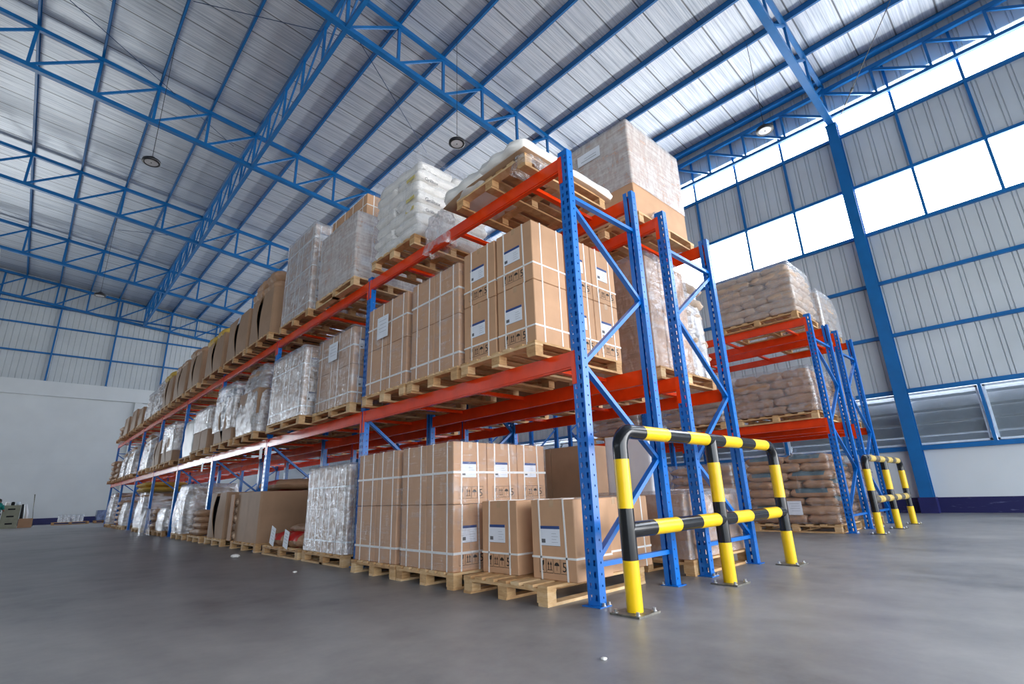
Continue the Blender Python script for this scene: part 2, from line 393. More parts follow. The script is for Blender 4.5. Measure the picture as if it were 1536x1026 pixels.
def build_structure():
    # steel columns on the right wall
    cn = ['just right of the second rack row', 'second from the near end, behind the racks', 'third from the near end, behind the racks',
          'fourth from the near end, behind the racks', 'fifth from the near end, behind the racks']
    for k in range(5):
        t = thing('wall_column', 'tall blue steel column on the right wall, ' + cn[k], 'column', (W - .3, .2 + BAY * k, 0), 'steel columns of the right wall')
        MB().box(0, -.15, .39, .02, .15, 12.3).box(.28, -.15, .39, .3, .15, 12.3).box(.02, -.012, .39, .28, .012, 12.3).obj('shaft', 'truss_blue', t)
        MB().box(-.04, -.19, .0, .3, .19, .4).obj('plinth', 'navy', t)
        MB().box(-.03, -.17, 12.3, .3, .17, 12.33).obj('cap_plate', 'truss_blue', t)
    # girts and mullions of the right wall
    for i, z in enumerate((1.69, 3.27, 4.92, 6.56, 8.2, 9.88, 11.86)):
        nm = ['below the louvre windows', 'above the louvre windows', 'first across the lower wall sheeting', 'second across the lower wall sheeting', 'under the long middle window band', 'over the long middle window band', 'under the topmost window band'][i]
        h = .10 if i not in (0, 1) else .12
        tag(MB().box(W - .1, YN, z - h / 2, W, WY, z + h / 2).obj('wall_girt', 'truss_blue'), 'blue wall girt running along the right wall, ' + nm, 'girt', 'girts of the right wall')
    c = 0
    for b in range(-1, 5):
        for k in range(5):
            y = .2 + b * BAY + 1.66 * k
            if k == 0 and b >= 0: continue
            if y > 8.4: continue
            c += 1
            t = thing('wall_mullion', 'thin blue window mullion on the right wall, %s %s' % (ORD[min(abs(int(round((y - .2) / 1.66))) - 1, 14)], 'left of the near column' if y > 0 else 'right of the near column'), 'mullion', (W - .08, y, 0), 'mullions of the right wall')
            MB().box(0, -.035, 1.7, .08, .035, 3.27).obj('lower_length', 'truss_blue', t)
            MB().box(0, -.035, 8.2, .08, .035, 13.9).obj('upper_length', 'truss_blue', t)
    # roof trusses
    xs = [1.2 + 1.67 * k for k in range(-8, 9)]; xs[-1] = 14.45
    def chord(x0, x1, off, w, h, y, m): m.bar((x0, y, zr(x0) + off), (x1, y, zr(x1) + off), w, h)
    V = {}
    for k in range(6):
        y = .2 + BAY * k if k < 5 else WY - .35
        t = thing('roof_truss', 'blue lattice roof truss crossing the hall, %s from the camera' % (ORD[k] if k else 'nearest'), 'roof truss', (0, y, 0), 'roof trusses of the hall')
        m = MB(); chord(XR, xs[-1] + .1, 0, .13, .14, 0, m); m.obj('top_chord', 'truss_blue', t)
        m = MB(); chord(XR, xs[-1] + .1, -TD, .20 if k == 0 else .17, .15, 0, m); m.obj('bottom_chord', 'truss_blue', t)
        for i, x in enumerate(xs):
            if ('v', i) not in V:
                V['v', i] = MB().bar((x, 0, zr(x) - TD), (x, 0, zr(x)), .07, .09, up=(1, 0, 0)).mesh('web_post'); V['v', i].materials.append(M['truss_blue'])
                if i: V['d', i] = MB().bar((xs[i - 1], 0, zr(xs[i - 1]) - TD + .04), (x, 0, zr(x) - .05), .06, .08).mesh('web_diagonal'); V['d', i].materials.append(M['truss_blue'])
            link('web_post', V['v', i], t)
            if i: link('web_diagonal', V['d', i], t)
    # longitudinal truss
    x = 1.2
    t = thing('lengthwise_truss', 'long blue lattice truss running lengthwise under the roof over the racks', 'roof truss', (x, 0, 0))
    MB().bar((0, YN, zr(x)), (0, WY - .2, zr(x)), .12, .12).obj('top_chord', 'truss_blue', t)
    MB().bar((0, YN, zr(x) - TD), (0, WY - .2, zr(x) - TD), .12, .12).obj('bottom_chord', 'truss_blue', t)
    y = .2 - BAY; i = 0; st = BAY / 5
    vm = MB().bar((0, 0, zr(x) - TD), (0, 0, zr(x)), .06, .08, up=(1, 0, 0)).mesh('web_post'); vm.materials.append(M['truss_blue'])
    dm = MB().bar((0, 0, zr(x)), (0, st, zr(x) - TD), .05, .07).mesh('web_diagonal'); dm.materials.append(M['truss_blue'])
    while y < WY - 1:
        link('web_post', vm, t, (0, y, 0)); link('web_diagonal', dm, t, (0, y, 0)); y += st
    # eave truss along the right wall
    x = W - .25
    t = thing('eave_truss', 'blue lattice truss running along the top of the right wall', 'roof truss', (x, 0, 0))
    MB().bar((0, YN, 13.66), (0, WY - .1, 13.66), .12, .14).obj('top_chord', 'truss_blue', t)
    MB().bar((0, YN, 12.62), (0, WY - .1, 12.62), .12, .11).obj('bottom_chord', 'truss_blue', t)
    vm = MB().bar((0, 0, 12.62), (0, 0, 13.66), .07, .09, up=(1, 0, 0)).mesh('web_post'); vm.materials.append(M['truss_blue'])
    dm = MB().bar((0, 1.383, 13.62), (0, 0, 12.66), .06, .08).mesh('web_diagonal'); dm.materials.append(M['truss_blue'])
    y = .2 - 7 * 1.383
    while y < 14: link('web_post', vm, t, (0, y, 0)); link('web_diagonal', dm, t, (0, y, 0)); y += 1.383
    # purlins
    for i in range(-12, 9):
        x = 1.2 + 1.67 * i
        if x < XR: continue
        if i == 8: x = W - .35
        z = zr(x) + .07
        lab = 'blue roof purlin running lengthwise, %s' % ('along the eave of the right wall' if i == 8 else '%s inward from the eave' % ORD[7 - i] if 7 - i < 16 else 'farthest out toward the ridge')
        m = MB(); h = .21
        m.box(x - .035, YN, z, x - .028, WY, z + h).box(x - .035, YN, z, x + .04, WY, z + .008).box(x - .035, YN, z + h - .008, x + .04, WY, z + h).box(x + .033, YN, z, x + .04, WY, z + .03)
        if i == 8: m.box(x - .2, YN, z - .05, x + .05, WY, z + .0)
        tag(m.obj('roof_purlin', 'truss_blue'), lab, 'purlin', 'roof purlins')
    # far wall posts and girts
    for i, x in enumerate((-6.5, -3.4, -.25, 2.87, 6.0, 9.1, 12.2)):
        t = thing('wall_post', 'slim blue post on the far wall sheeting, %s from the left' % (ORD[i - 1] if i else 'hidden one'), 'wall post', (x, WY - .2, 8.95), 'posts of the far wall')
        MB().box(-.05, 0, 0, .05, .12, zr(x) - 9.0).obj('shaft', 'truss_blue', t)
        MB().box(-.09, -.02, 0, .09, .12, .02).obj('foot_bracket', 'truss_blue', t)
    for i, z in enumerate((10.8, 12.65, 14.0)):
        tag(MB().box(XL, WY - .14, z - .05, W, WY - .03, z + .05).obj('wall_girt', 'truss_blue'), 'blue girt across the far wall sheeting, ' + ['lowest', 'middle', 'highest'][i] + ' of three', 'girt', 'girts of the far wall')
    # tie rods under the roof
    def P(x, y, o=0.02): return (x, y, zr(x) + o)
    rods = [((-4.8, 14.85), (.72, 18.16), 'upper left corner of the view'), ((-2.04, 12.2), (2.2, 9.85), 'left of the lengthwise truss near the top edge'),
            ((2.15, 9.85), (6.7, 12.7), 'right of the lengthwise truss above the white sacks'), ((-1.9, 29.9), (2.6, 26.9), 'left, farthest from the camera')]
    for a, b, nm in rods:
        tag(MB().tube([P(*a), P(*b)], .012, 6).obj('tie_rod', 'rod', smooth=True), 'thin steel tie rod under the roof, ' + nm, 'tie rod', 'roof tie rods')
    t = thing('tie_rod', 'thin steel tie rod with turnbuckle running up from the near column head', 'tie rod', (14.4, -.05, 12.35), 'roof tie rods')
    a = Vector((0, 0, 0)); b = Vector((12.6 - 14.4, -2.2 + .05, 14.1 - 12.35)); 
    MB().tube([a, b], .012, 6).obj('rod', 'steel', t, smooth=True)
    MB().tube([a + (b - a) * .26, a + (b - a) * .30], .035, 8).tube([a + (b - a) * .1, a + (b - a) * .26], .018, 6).obj('turnbuckle', 'steel', t, smooth=True)
def build_lamps():
    spots = [((-2.1, 14.5), 'left of the lengthwise truss'), ((4.5, 7.7), 'above the white sacks'), ((11.1, 1.27), 'in front of the right wall windows'), ((-2.1, 28.3), 'farthest away near the end wall')]
    m = MB(); n = 28
    prof = [(.0, .16), (.08, .16), (.11, .10), (.20, .07), (.24, .04), (.245, -.03), (.20, -.045), (.17, -.03)]
    vs = [(r * cos(2 * pi * k / n), r * sin(2 * pi * k / n), z) for r, z in prof for k in range(n)]
    m.add(vs, [(i * n + k, i * n + (k + 1) % n, (i + 1) * n + (k + 1) % n, (i + 1) * n + k) for i in range(len(prof) - 1) for k in range(n)], 'lamp_black')
    hm = m.mesh('housing', True); lm = MB().cyl(0, 0, -.035, -.02, .175, 28, 'lamp_lens').mesh('lens'); sm = MB().cyl(0, 0, -.04, -.034, .02, 10, 'lamp_black').mesh('lens_screw')
    for (x, y), nm in spots:
        t = thing('high_bay_lamp', 'round black high bay lamp hanging from the roof, ' + nm, 'ceiling lamp', (x, y, 11.0), 'high bay lamps')
        link('housing', hm, t); link('lens', lm, t); link('lens_screw', sm, t)
        MB().tube([(0, 0, .14), (0, 0, zr(x) - 10.94)], .008, 6).obj('suspension_cable', 'lamp_black', t)
# ------------------------------------------------------------------ pallet rack
UH = 3.98
def perf(m, P0, U, zlo, zhi, width, cols, pitch, hw, hh):
    # perforated strip: starts at P0 (x,y), runs along unit U, holes left open
    cuts = [0.]
    for c in cols: cuts += [c - hw, c + hw]
    cuts.append(width); zs = [zlo]; z = zlo + .06; holes = []
    while z + hh < zhi - .02: zs += [z - hh, z + hh]; holes.append(len(zs) - 2); z += pitch
    zs.append(zhi); nu = len(cuts)
    vs = [(P0[0] + U[0] * u, P0[1] + U[1] * u, zz) for zz in zs for u in cuts]; fs = []
    for r in range(len(zs) - 1):
        for c in range(nu - 1):
            if r in holes and c % 2 == 1: continue
            a = r * nu + c; fs.append((a, a + 1, a + nu + 1, a + nu))
    m.add(vs, fs)
def upright_mesh():
    m = MB(); w, d = .11, .075
    perf(m, (0, 0), (0, 1), .0, UH, w, [.028, .082], .08, .011, .021)
    perf(m, (0, 0), (1, 0), .0, UH, d, [.045], .08, .006, .008)
    perf(m, (0, w), (1, 0), .0, UH, d, [.045], .08, .006, .008)
    for y, s in ((0, 1), (w, -1)): m.add([(d, y, 0), (d, y + s * .044, 0), (d, y + s * .044, UH), (d, y, UH)], [(0, 1, 2, 3)])
    me = m.mesh('upright'); me.materials.append(M['rack_blue']); return me
UPM = upright_mesh()
def add_solid(o):
    md = o.modifiers.new('sheet_steel', 'SOLIDIFY'); md.thickness = .003; md.offset = 0; return o
def strut(name, p, q, t):
    return MB().bar(p, q, .036, .05, up=(0, 1, 0)).obj(name, 'rack_blue', t)
FOOT = MB().box(-.04, -.03, 0, .1, .14, .008, 'rack_blue'); FOOTM = FOOT.mesh('foot_plate')
BOLTM = MB().cyl(0, 0, .008, .03, .012, 6, 'zinc').cyl(0, 0, .008, .012, .02, 10, 'zinc').mesh('anchor_bolt')
def rack(name_label, x0, y0, nb, mirror, levels=(1, 2), near_detail=True):
    t = thing('pallet_rack', name_label, 'pallet rack', (x0, y0, 0), 'pallet racks')
    nodes_a = [(.07, .32), (D - .07, 1.09), (.07, 1.86), (D - .07, 2.68), (.07, 3.42)]
    if mirror: nodes_a = [(D - x, z) for x, z in nodes_a]
    cache = {}
    for k in range(nb + 1):
        y = k * L
        for side in (0, 1):
            u = link('upright', UPM, t, (0 if side == 0 else D, y if side == 0 else y + .11, 0), 0 if side == 0 else pi); add_solid(u)
            f = link('foot_plate', FOOTM, t, (0 if side == 0 else D, y if side == 0 else y + .11, 0), 0 if side == 0 else pi)
            if k < 2:
                for bx, by in ((.085, -.015), (.02, -.018)): link('anchor_bolt', BOLTM, f, (bx, by, 0))
        def cached(nm, p, q):
            if (nm, p, q) not in cache: cache[nm, p, q] = strut(nm, (p[0], .055, p[1]), (q[0], .055, q[1]), t); cache[nm, p, q].location.y = y
            else: o = cache[nm, p, q].copy(); COL.objects.link(o); o.parent = t; o.location.y = y
        cached('horizontal_brace', (.05, .28), (D - .05, .28)); cached('horizontal_brace', (.05, 3.5), (D - .05, 3.5))
        for i in range(4): cached('diagonal_brace', nodes_a[i], nodes_a[i + 1])
    # shallow step along the beam face
    bmesh_ = MB().box(.004, .115, -.15, .05, L - .005, .0).box(-.004, .115, -.135, .004, L - .005, -.055).mesh('beam'); bmesh_.materials.append(M['beam_red'])
    cm = MB().box(-.007, 0, -.29, .0, .045, .0).box(-.007, -.0, -.29, .045, .006, .0).mesh('beam_connector'); cm.materials.append(M['beam_red'])
    cm2 = MB().box(-.007, -.045, -.29, .0, 0, .0).box(-.007, -.006, -.29, .045, .0, .0).mesh('beam_connector'); cm2.materials.append(M['beam_red'])
    xb = MB().box(.05, -.03, -.045, D - .05, .03, -.005).mesh('support_bar'); xb.materials.append(M['beam_red'])
    for lv in levels:
        for b in range(nb):
            for side in (0, 1):
                yb = b * L
                if side == 0:
                    o = link('beam', bmesh_, t, (0, yb, LV[lv]))
                    link('beam_connector', cm, o, (0, .11 - .04, 0)); link('beam_connector', cm2, o, (0, L + .04, 0))
                else:
                    o = link('beam', bmesh_, t, (D, yb + L + .11, LV[lv]), pi)
                    link('beam_connector', cm, o, (0, .11 - .04, 0)); link('beam_connector', cm2, o, (0, L + .04, 0))
            for q in range(3): link('support_bar', xb, t, (0, b * L + .6 + q * 1.25, LV[lv]))
    return t

# ------------------------------------------------------------------ pallets and loads
PC = {}
def pallet_parts(w, d, peri):
    k = (round(w, 2), round(d, 2), peri)
    if k in PC: return PC[k]
    out = []
    def part(nm, m): me = m.mesh(nm); me.materials.append(M['wood']); out.append((nm, me))
    nbd = 7; bw = .1
    for i in range(nbd):
        y = i * (w - bw) / (nbd - 1); part('deck_board', MB().box(0, y, .122, d, y + bw, .143))
    for i in range(3):
        x = i * (d - .1) / 2; part('cross_board', MB().box(x, 0, .1, x + .1, w, .122))
        for j in range(3):
            y = j * (w - .12) / 2; part('block', MB().box(x + .004, y + .004, .022, x + .10, y + .116, .1))
    for j in range(3):
        y = j * (w - .1) / 2; part('bottom_board', MB().box(0, y, 0, d, y + .1, .022))
    if peri:
        for x in (0, d - .1): part('bottom_board', MB().box(x, .1, 0, x + .1, w - .1, .022))
    PC[k] = out; return out
def pallet(x, y, z, label, w=1.0, d=1.25, peri=False, detail=True, jit=0.):
    if detail:
        t = thing('wooden_pallet', label, 'pallet', (x, y, z), 'wooden pallets', rot=jit)
        for nm, me in pallet_parts(w, d, peri): link(nm, me, t)
    else:
        key = ('s', round(w, 2), round(d, 2))
        if key not in PC:
            m = MB()
            for nm, me in pallet_parts(w, d, peri):
                m.add([v.co[:] for v in me.vertices], [tuple(p.vertices) for p in me.polygons])
            PC[key] = m.mesh('wooden_pallet'); PC[key].materials.append(M['wood'])
        t = tag(link('wooden_pallet', PC[key], None, (x, y, z)), label, 'pallet', 'wooden pallets')
    return t
CC = {}
def icon_mesh(wd):
    # handling marks: glass, up arrows, umbrella, stacking limit 5 -- drawn on plane x=0 looking from -x (y decreases to the right)
    m = MB()
    def poly(pts, cx, s=1.): m.add([(-.0012, -(cx + a * s), b * s) for a, b in pts], [tuple(range(len(pts)))], 'ink')
    h = .075
    def frame(cx):
        for a, b, c, d in ((-.03, -.008, .03, -.005), (-.03, .083, .03, .086), (-.03, -.008, -.028, .086), (.028, -.008, .03, .086)):
            poly([(a, b), (c, b), (c, d), (a, d)], cx)
    for cx in (.0, .065, .13, .195): frame(cx)
    poly([(-.014, .07), (-.004, .066), (.006, .072), (.014, .07), (.012, .045), (.003, .035), (.003, .012), (.012, .006), (-.012, .006), (-.003, .012), (-.003, .035), (-.012, .045)], 0)
    for o in (-.011, .011): poly([(o - .003, .01), (o + .003, .01), (o + .003, .045), (o + .009, .045), (o, .068), (o - .009, .045), (o - .003, .045)], .065)
    poly([(-.022, .01), (.022, .01), (.022, .014), (-.022, .014)], .065)
    poly([(.022 * cos(a), .04 + .022 * sin(a)) for a in [pi * q / 8 for q in range(9)]], .13); poly([(-.0015, .01), (.0015, .01), (.0015, .042), (-.0015, .042)], .13)
    me = m.mesh('handling_marks'); return me
def carton_parts(w, d, h, marks, straps, top, mat='carton'):
    k = (w, d, h, marks, straps, top, mat)
    if k in CC: return CC[k]
    out = []
    m = MB(); m.cbox(0, 0, 0, d, w, h, .006, mat)
    out.append(('box', m.mesh('box'), None, None))
    if top:
        m = MB(); m.box(-.0008, w / 2 - .025, h - .06, d + .0008, w / 2 + .025, h + .0008, 'tape'); out.append(('tape', m.mesh('tape'), None, None))
    if marks:
        s = w / .5
        m = MB(); lw = .225 * s; lh = .15
        y1 = w * .56 + lw / 2; y0 = y1 - lw; z0 = h * .42
        m.box(-.0015, y0, z0, 0, y1, z0 + lh, 'label'); m.box(-.0022, y0, z0 + lh - .022, -.0005, y1, z0 + lh + .002, 'label_blue')
        m.box(-.0022, y0 - .0, z0 - .002, -.0005, y1, z0, 'ink_grey')
        m.box(-.0022, y1 - .055, z0 + .02, -.0014, y1 - .012, z0 + .05, 'ink_grey')
        for q in range(4): m.box(-.0022, y0 + .02 + (q % 2) * .02, z0 + .025 + q * .022, -.0014, y0 + .09, z0 + .028 + q * .022, 'grey_print')
        out.append(('shipping_label', m.mesh('shipping_label'), None, None))
        me = icon_mesh(w)
        out.append(('handling_marks', me, (-.0006, w * .56 + .10 * s, h * .10), None))
        out.append(('stacking_mark', text_mesh('5', .085, 'ink'), (-.0012, w * .56 + .10 * s - .177, h * .10 + .008), (pi / 2, 0, -pi / 2)))
    ws = .016
    for kind, pos in straps:
        m = MB(); e = .003
        if kind == 'v':     # vertical loop round front/top/back at width pos (tilted slightly)
            a, b = pos if isinstance(pos, tuple) else (pos, pos)
            for xx in ((-e, 0), (d, d + e)):
                m.add([(xx[0], a - ws / 2, 0), (xx[0], a + ws / 2, 0), (xx[0], b + ws / 2, h + e), (xx[0], b - ws / 2, h + e), (xx[1], a - ws / 2, 0), (xx[1], a + ws / 2, 0), (xx[1], b + ws / 2, h + e), (xx[1], b - ws / 2, h + e)],
                      [(0, 3, 2, 1), (4, 5, 6, 7), (0, 1, 5, 4), (1, 2, 6, 5), (2, 3, 7, 6), (3, 0, 4, 7)], 'strap')
            m.box(-e, b - ws / 2, h, d + e, b + ws / 2, h + e, 'strap')
        elif kind == 's':   # vertical loop over the sides at depth pos
            for y in (-e, w): m.box(pos - ws / 2, y, 0, pos + ws / 2, y + e, h + e, 'strap')
            m.box(pos - ws / 2, -e, h, pos + ws / 2, w + e, h + e, 'strap')
        else:               # horizontal band
            for a in ((-e, -e, 0, w + e), (d, -e, d + e, w + e), (0, -e, d, 0), (0, w, d, w + e)):
                m.box(a[0], a[1], pos - ws / 2, a[2], a[3], pos + ws / 2, 'strap')
        out.append(('strap', m.mesh('strap'), None, None))
    CC[k] = out; return out
def carton(x, y, z, w, d, h, label, marks=True, straps=(), top=True, rot=0, mat='carton', group='strapped cartons'):
    t = thing('carton', label, 'carton', (x, y, z), group, rot)
    for nm, me, loc, r in carton_parts(w, d, h, marks, tuple(straps), top, mat):
        o = link(nm, me, t, loc)
        if r: o.rotation_euler = r
        if nm == 'handling_marks': o.scale = (1, 1.2, 1.2)
        if nm == 'stacking_mark': o.scale = (1.2, 1.2, 1.2); o.location.y -= .036
    return t
def carton_rot(x, y, z, w, d, h, label, **k):
    # label side faces -y: w runs along x, d runs along y ; placed so that near-left corner is (x, y)
    t = carton(x, y, z, w, d, h, label, **k); t.rotation_euler = (0, 0, pi / 2); t.location = (x + w, y, z); return t
def shell(name, x0, y0, z0, x1, y1, z1, mat, seed=0, amp=.02, n=14, top=True, bulge=0., taper=0., nz=None):
    """stretch-film skin around a load: a lumpy open-bottomed box with rounded corners"""
    rr = random.Random(seed); m = MB(); per = []
    cx, cy = (x0 + x1) / 2, (y0 + y1) / 2; hx, hy = (x1 - x0) / 2, (y1 - y0) / 2
    rc = min(.03 + (.10 if bulge or taper > .1 else 0) + (.02 if amp > .01 else 0), hx * .6, hy * .6); nz = nz or max(4, int((z1 - z0) / .09))
    ring = []
    def run(p, q, k):
        for t_ in range(k): ring.append((p[0] + (q[0] - p[0]) * t_ / k, p[1] + (q[1] - p[1]) * t_ / k))
    def arc(ax, ay, a0):
        for t_ in range(4): ring.append((ax + rc * cos(a0 + pi / 2 * t_ / 4), ay + rc * sin(a0 + pi / 2 * t_ / 4)))
    run((hx, -hy + rc), (hx, hy - rc), n); arc(hx - rc, hy - rc, 0); run((hx - rc, hy), (-hx + rc, hy), n); arc(-hx + rc, hy - rc, pi / 2)
    run((-hx, hy - rc), (-hx, -hy + rc), n); arc(-hx + rc, -hy + rc, pi); run((-hx + rc, -hy), (hx - rc, -hy), n); arc(hx - rc, -hy + rc, 1.5 * pi)
    N = len(ring); ph = [(rr.uniform(0, 6.28), rr.uniform(2, 7), rr.uniform(3, 14)) for _ in range(6)]
    vs = []
    for j in range(nz + 1):
        v = j / nz; z = z0 + (z1 - z0) * v
        for i in range(N):
            px, py = ring[i]; a = math.atan2(py / hy, px / hx); c, s = cos(a), sin(a)
            w = sum(sin(p + a * round(q) + v * k) for p, q, k in ph) / 6 * amp + rr.uniform(-.3, .3) * amp
            f = 1 + bulge * sin(pi * v) - taper * v * v
            vs.append((cx + px * f + c * w, cy + py * f + s * w, z + (rr.uniform(-.3, .3) * amp if 0 < j else 0)))
    m.v = vs; fs = []
    for j in range(nz):
        for i in range(N): fs.append((j * N + i, j * N + (i + 1) % N, (j + 1) * N + (i + 1) % N, (j + 1) * N + i))
    if top:
        k = len(vs); m.v.append((cx, cy, z1 + amp))
        for i in range(N): fs.append((nz * N + i, nz * N + (i + 1) % N, k))
    m.f = fs; m.mi = [0] * len(fs)
    return m.obj(name, mat, smooth=True)
def wrap(label, *a, **k): 
    return tag(shell('stretch_wrap', *a, **k), label, 'stretch film', 'stretch film wraps')
SK = {}
def sack_mesh(seed, mat, pr=None, tight=False):
    k = (seed, mat, pr, tight)
    if k in SK: return SK[k]
    rr = random.Random(seed * 13 + 5); m = MB(); nx, ny = 16, 12; ph = [rr.uniform(0, 6.28) for _ in range(6)]
    vs = []; fs = []
    for side in (1, -1):
        for i in range(nx + 1):
            for j in range(ny + 1):
                u = sin((i / nx * 2 - 1) * pi / 2); v = sin((j / ny * 2 - 1) * pi / 2)
                ex = 14 if tight else 6; amp = .5 if tight else 1.; prof = max(0, (1 - abs(u) ** ex)) ** .5 * max(0, (1 - abs(v) ** ex)) ** .5
                x = u * (.5 - .0 * abs(v)); y = v * (.5 - .05 * abs(u) ** 6)
                z = .5 + side * .5 * prof * (1 + amp * (.10 * sin(ph[0] + u * 4 + v * 3) + .07 * sin(ph[1] + v * 7) + .05 * sin(ph[2] + u * 11 + v * 2))) 
                if side > 0: z += .05 * sin(ph[3] + u * 5) * prof
                x += .012 * sin(ph[4] + z * 9 + v * 5); y += .02 * sin(ph[5] + u * 8)
                vs.append((x, y, z))
        o = 0 if side == 1 else (nx + 1) * (ny + 1)
        for i in range(nx):
            for j in range(ny):
                a = o + i * (ny + 1) + j; q = (a, a + ny + 1, a + ny + 2, a + 1)
                fs.append(q if side == 1 else q[::-1])
    m.v = vs; m.f = fs
    m.ms = [mat]; m.mi = [0] * len(fs)
    if pr:
        m.ms.append(pr)
        for i in range(4, 12):
            for j in (0, 1, 2, ny - 3, ny - 2, ny - 1): m.mi[i * ny + j] = 1
        for t_, (i0, i1, j0, j1) in enumerate([(5, 11, 3, 9)]):
            for i in range(i0, i1):
                for j in range(j0, j1): m.mi[i * ny + j] = 1; m.mi[nx * ny + i * ny + j] = 1
    SK[k] = m.mesh('sack', True); return SK[k]
def sack(x0, y0, z0, x1, y1, z1, label, mat='kraft_sack', seed=None, pr=None, jit=.03, group='filled sacks', long_y=True, tight=False):
    """one filled sack occupying the given block"""
    seed = R.randrange(5) if seed is None else seed
    me = sack_mesh(seed, mat, pr, tight)
    o = link('sack', me, None, ((x0 + x1) / 2 + R.uniform(-jit, jit) * .6, (y0 + y1) / 2 + R.uniform(-jit, jit) * .6, z0))
    if long_y: o.rotation_euler = (0, 0, pi / 2 + R.uniform(-.04, .04)); o.scale = (y1 - y0, x1 - x0, z1 - z0)
    else: o.rotation_euler = (0, 0, R.uniform(-.04, .04)); o.scale = (x1 - x0, y1 - y0, z1 - z0)
    return tag(o, label, 'sack', group)
def sack_stack(x0, y0, z0, x1, y1, nl, h, where, mat='kraft_sack', pr=None, desc='brown paper', group=None, dome=True, labels=False):
    group = group or 'sacks ' + where
    for k in range(nl):
        z = z0 + k * h; zt = z + h * 1.12
        lay = 'bottom layer' if k == 0 else 'top layer' if k == nl - 1 else '%s layer up' % ORD[k]
        ins = .04 if (k == nl - 1 and dome) else R.uniform(0, .02)
        a, b, c, d = x0 + ins, y0 + ins, x1 - ins, y1 - ins
        xm, ym = (a + c) / 2, (b + d) / 2
        nm = '%s sack, %s, %%s, %s' % (desc, lay, where)
        if k % 2 == 0:
            y3 = (d - b) / 3
            cells = [(a, b, xm, b + y3, 'near corner', False), (a, b + y3, xm, b + 2 * y3, 'middle', False), (a, b + 2 * y3, xm, d, 'far corner', False), (xm, b, c, b + y3, 'near back', False)]
        else:
            x3 = (c - a) / 3
            cells = [(a, b, a + x3, ym, 'near corner', True), (a, ym, a + x3, d, 'far corner', True), (a + x3, b, a + 2 * x3, ym, 'middle', True), (a + 2 * x3, b, c, ym, 'near back', True)]
        if k in (0, nl - 1) or True:
            if k % 2 == 0: cells += [(xm, b + y3, c, d, 'far back', False)] if k == nl - 1 else []
        for (p, q, r_, s_, pos, ly) in cells:
            sack(p - .01, q - .01, z, r_ + .01, s_ + .01, zt, nm % pos, mat, pr=pr if R.random() < .6 else None, long_y=ly, group=group)
BINC = {}
def octabin(x, y, z, w, d, h, label, slit=True, mat='carton_dk', flaps=True, seed=0, gap=.10, detail=True):
    """big corrugated bin: two L-shaped halves leaving a ragged slit on the aisle side"""
    rr = random.Random(seed)
    t = thing('corrugated_bin', label, 'carton bin', (x, y, z), 'corrugated bulk bins')
    n = 14; th = .012
    def half(sgn):
        m = MB(); yc = w * (.5 + .06 * (rr.random() - .5)); e = []
        for i in range(n + 1):
            v = i / n; e.append(gap * 2.4 * (.3 + .7 * v) * (.35 + .65 * sin(v * 3.0)) + rr.uniform(-.012, .012) if slit else 0.002)
        out = [-.05 * sin(i / n * pi) * (1 if slit else 0) for i in range(n + 1)]
        ye = 0 if sgn < 0 else w
        for i in range(n + 1):
            zz = h * i / n; yi = yc + sgn * e[i] / 2
            for (px, py) in ((d, ye), (0.03, ye), (0.0, ye - sgn * .03), (out[i] * .5, (ye + yi) / 2), (out[i], yi)): m.v.append((px, py, zz))
            for (px, py) in ((d, ye - sgn * th), (0.03 + th, ye - sgn * th), (th, ye - sgn * (.03 + th)), (out[i] * .5 + th, (ye + yi) / 2), (out[i] + th, yi)): m.v.append((px, py, zz))
        for i in range(n):
            a = i * 10; b = a + 10
            for q in range(4): m.f.append((a + q, a + q + 1, b + q + 1, b + q)); m.f.append((a + 5 + q, b + 5 + q, b + 6 + q, a + 6 + q))
            m.f.append((a + 4, a + 9, b + 9, b + 4))
        a = n * 10
        for q in range(4): m.f.append((a + q, a + q + 1, a + q + 6, a + q + 5))
        m.mi = [0] * len(m.f)
        m.obj('side_panel', mat, t)
    half(-1); half(1)
    MB().box(d - th, 0, 0, d, w, h).obj('back_panel', mat, t)
    if slit: MB().box(.07, .03, .0, d - .03, w - .03, h * .93).obj('inner_core', 'dark', t)  # near-black core paints the shade inside the slit
    else: MB().box(.02, .02, .0, d - .03, w - .02, h * .96).obj('inner_core', mat, t)
    return t
def bulge_sack(x0, y0, z0, x1, y1, z1, label, mat, **k): return sack(x0, y0, z0, x1, y1, z1, label, mat, jit=0, **k)

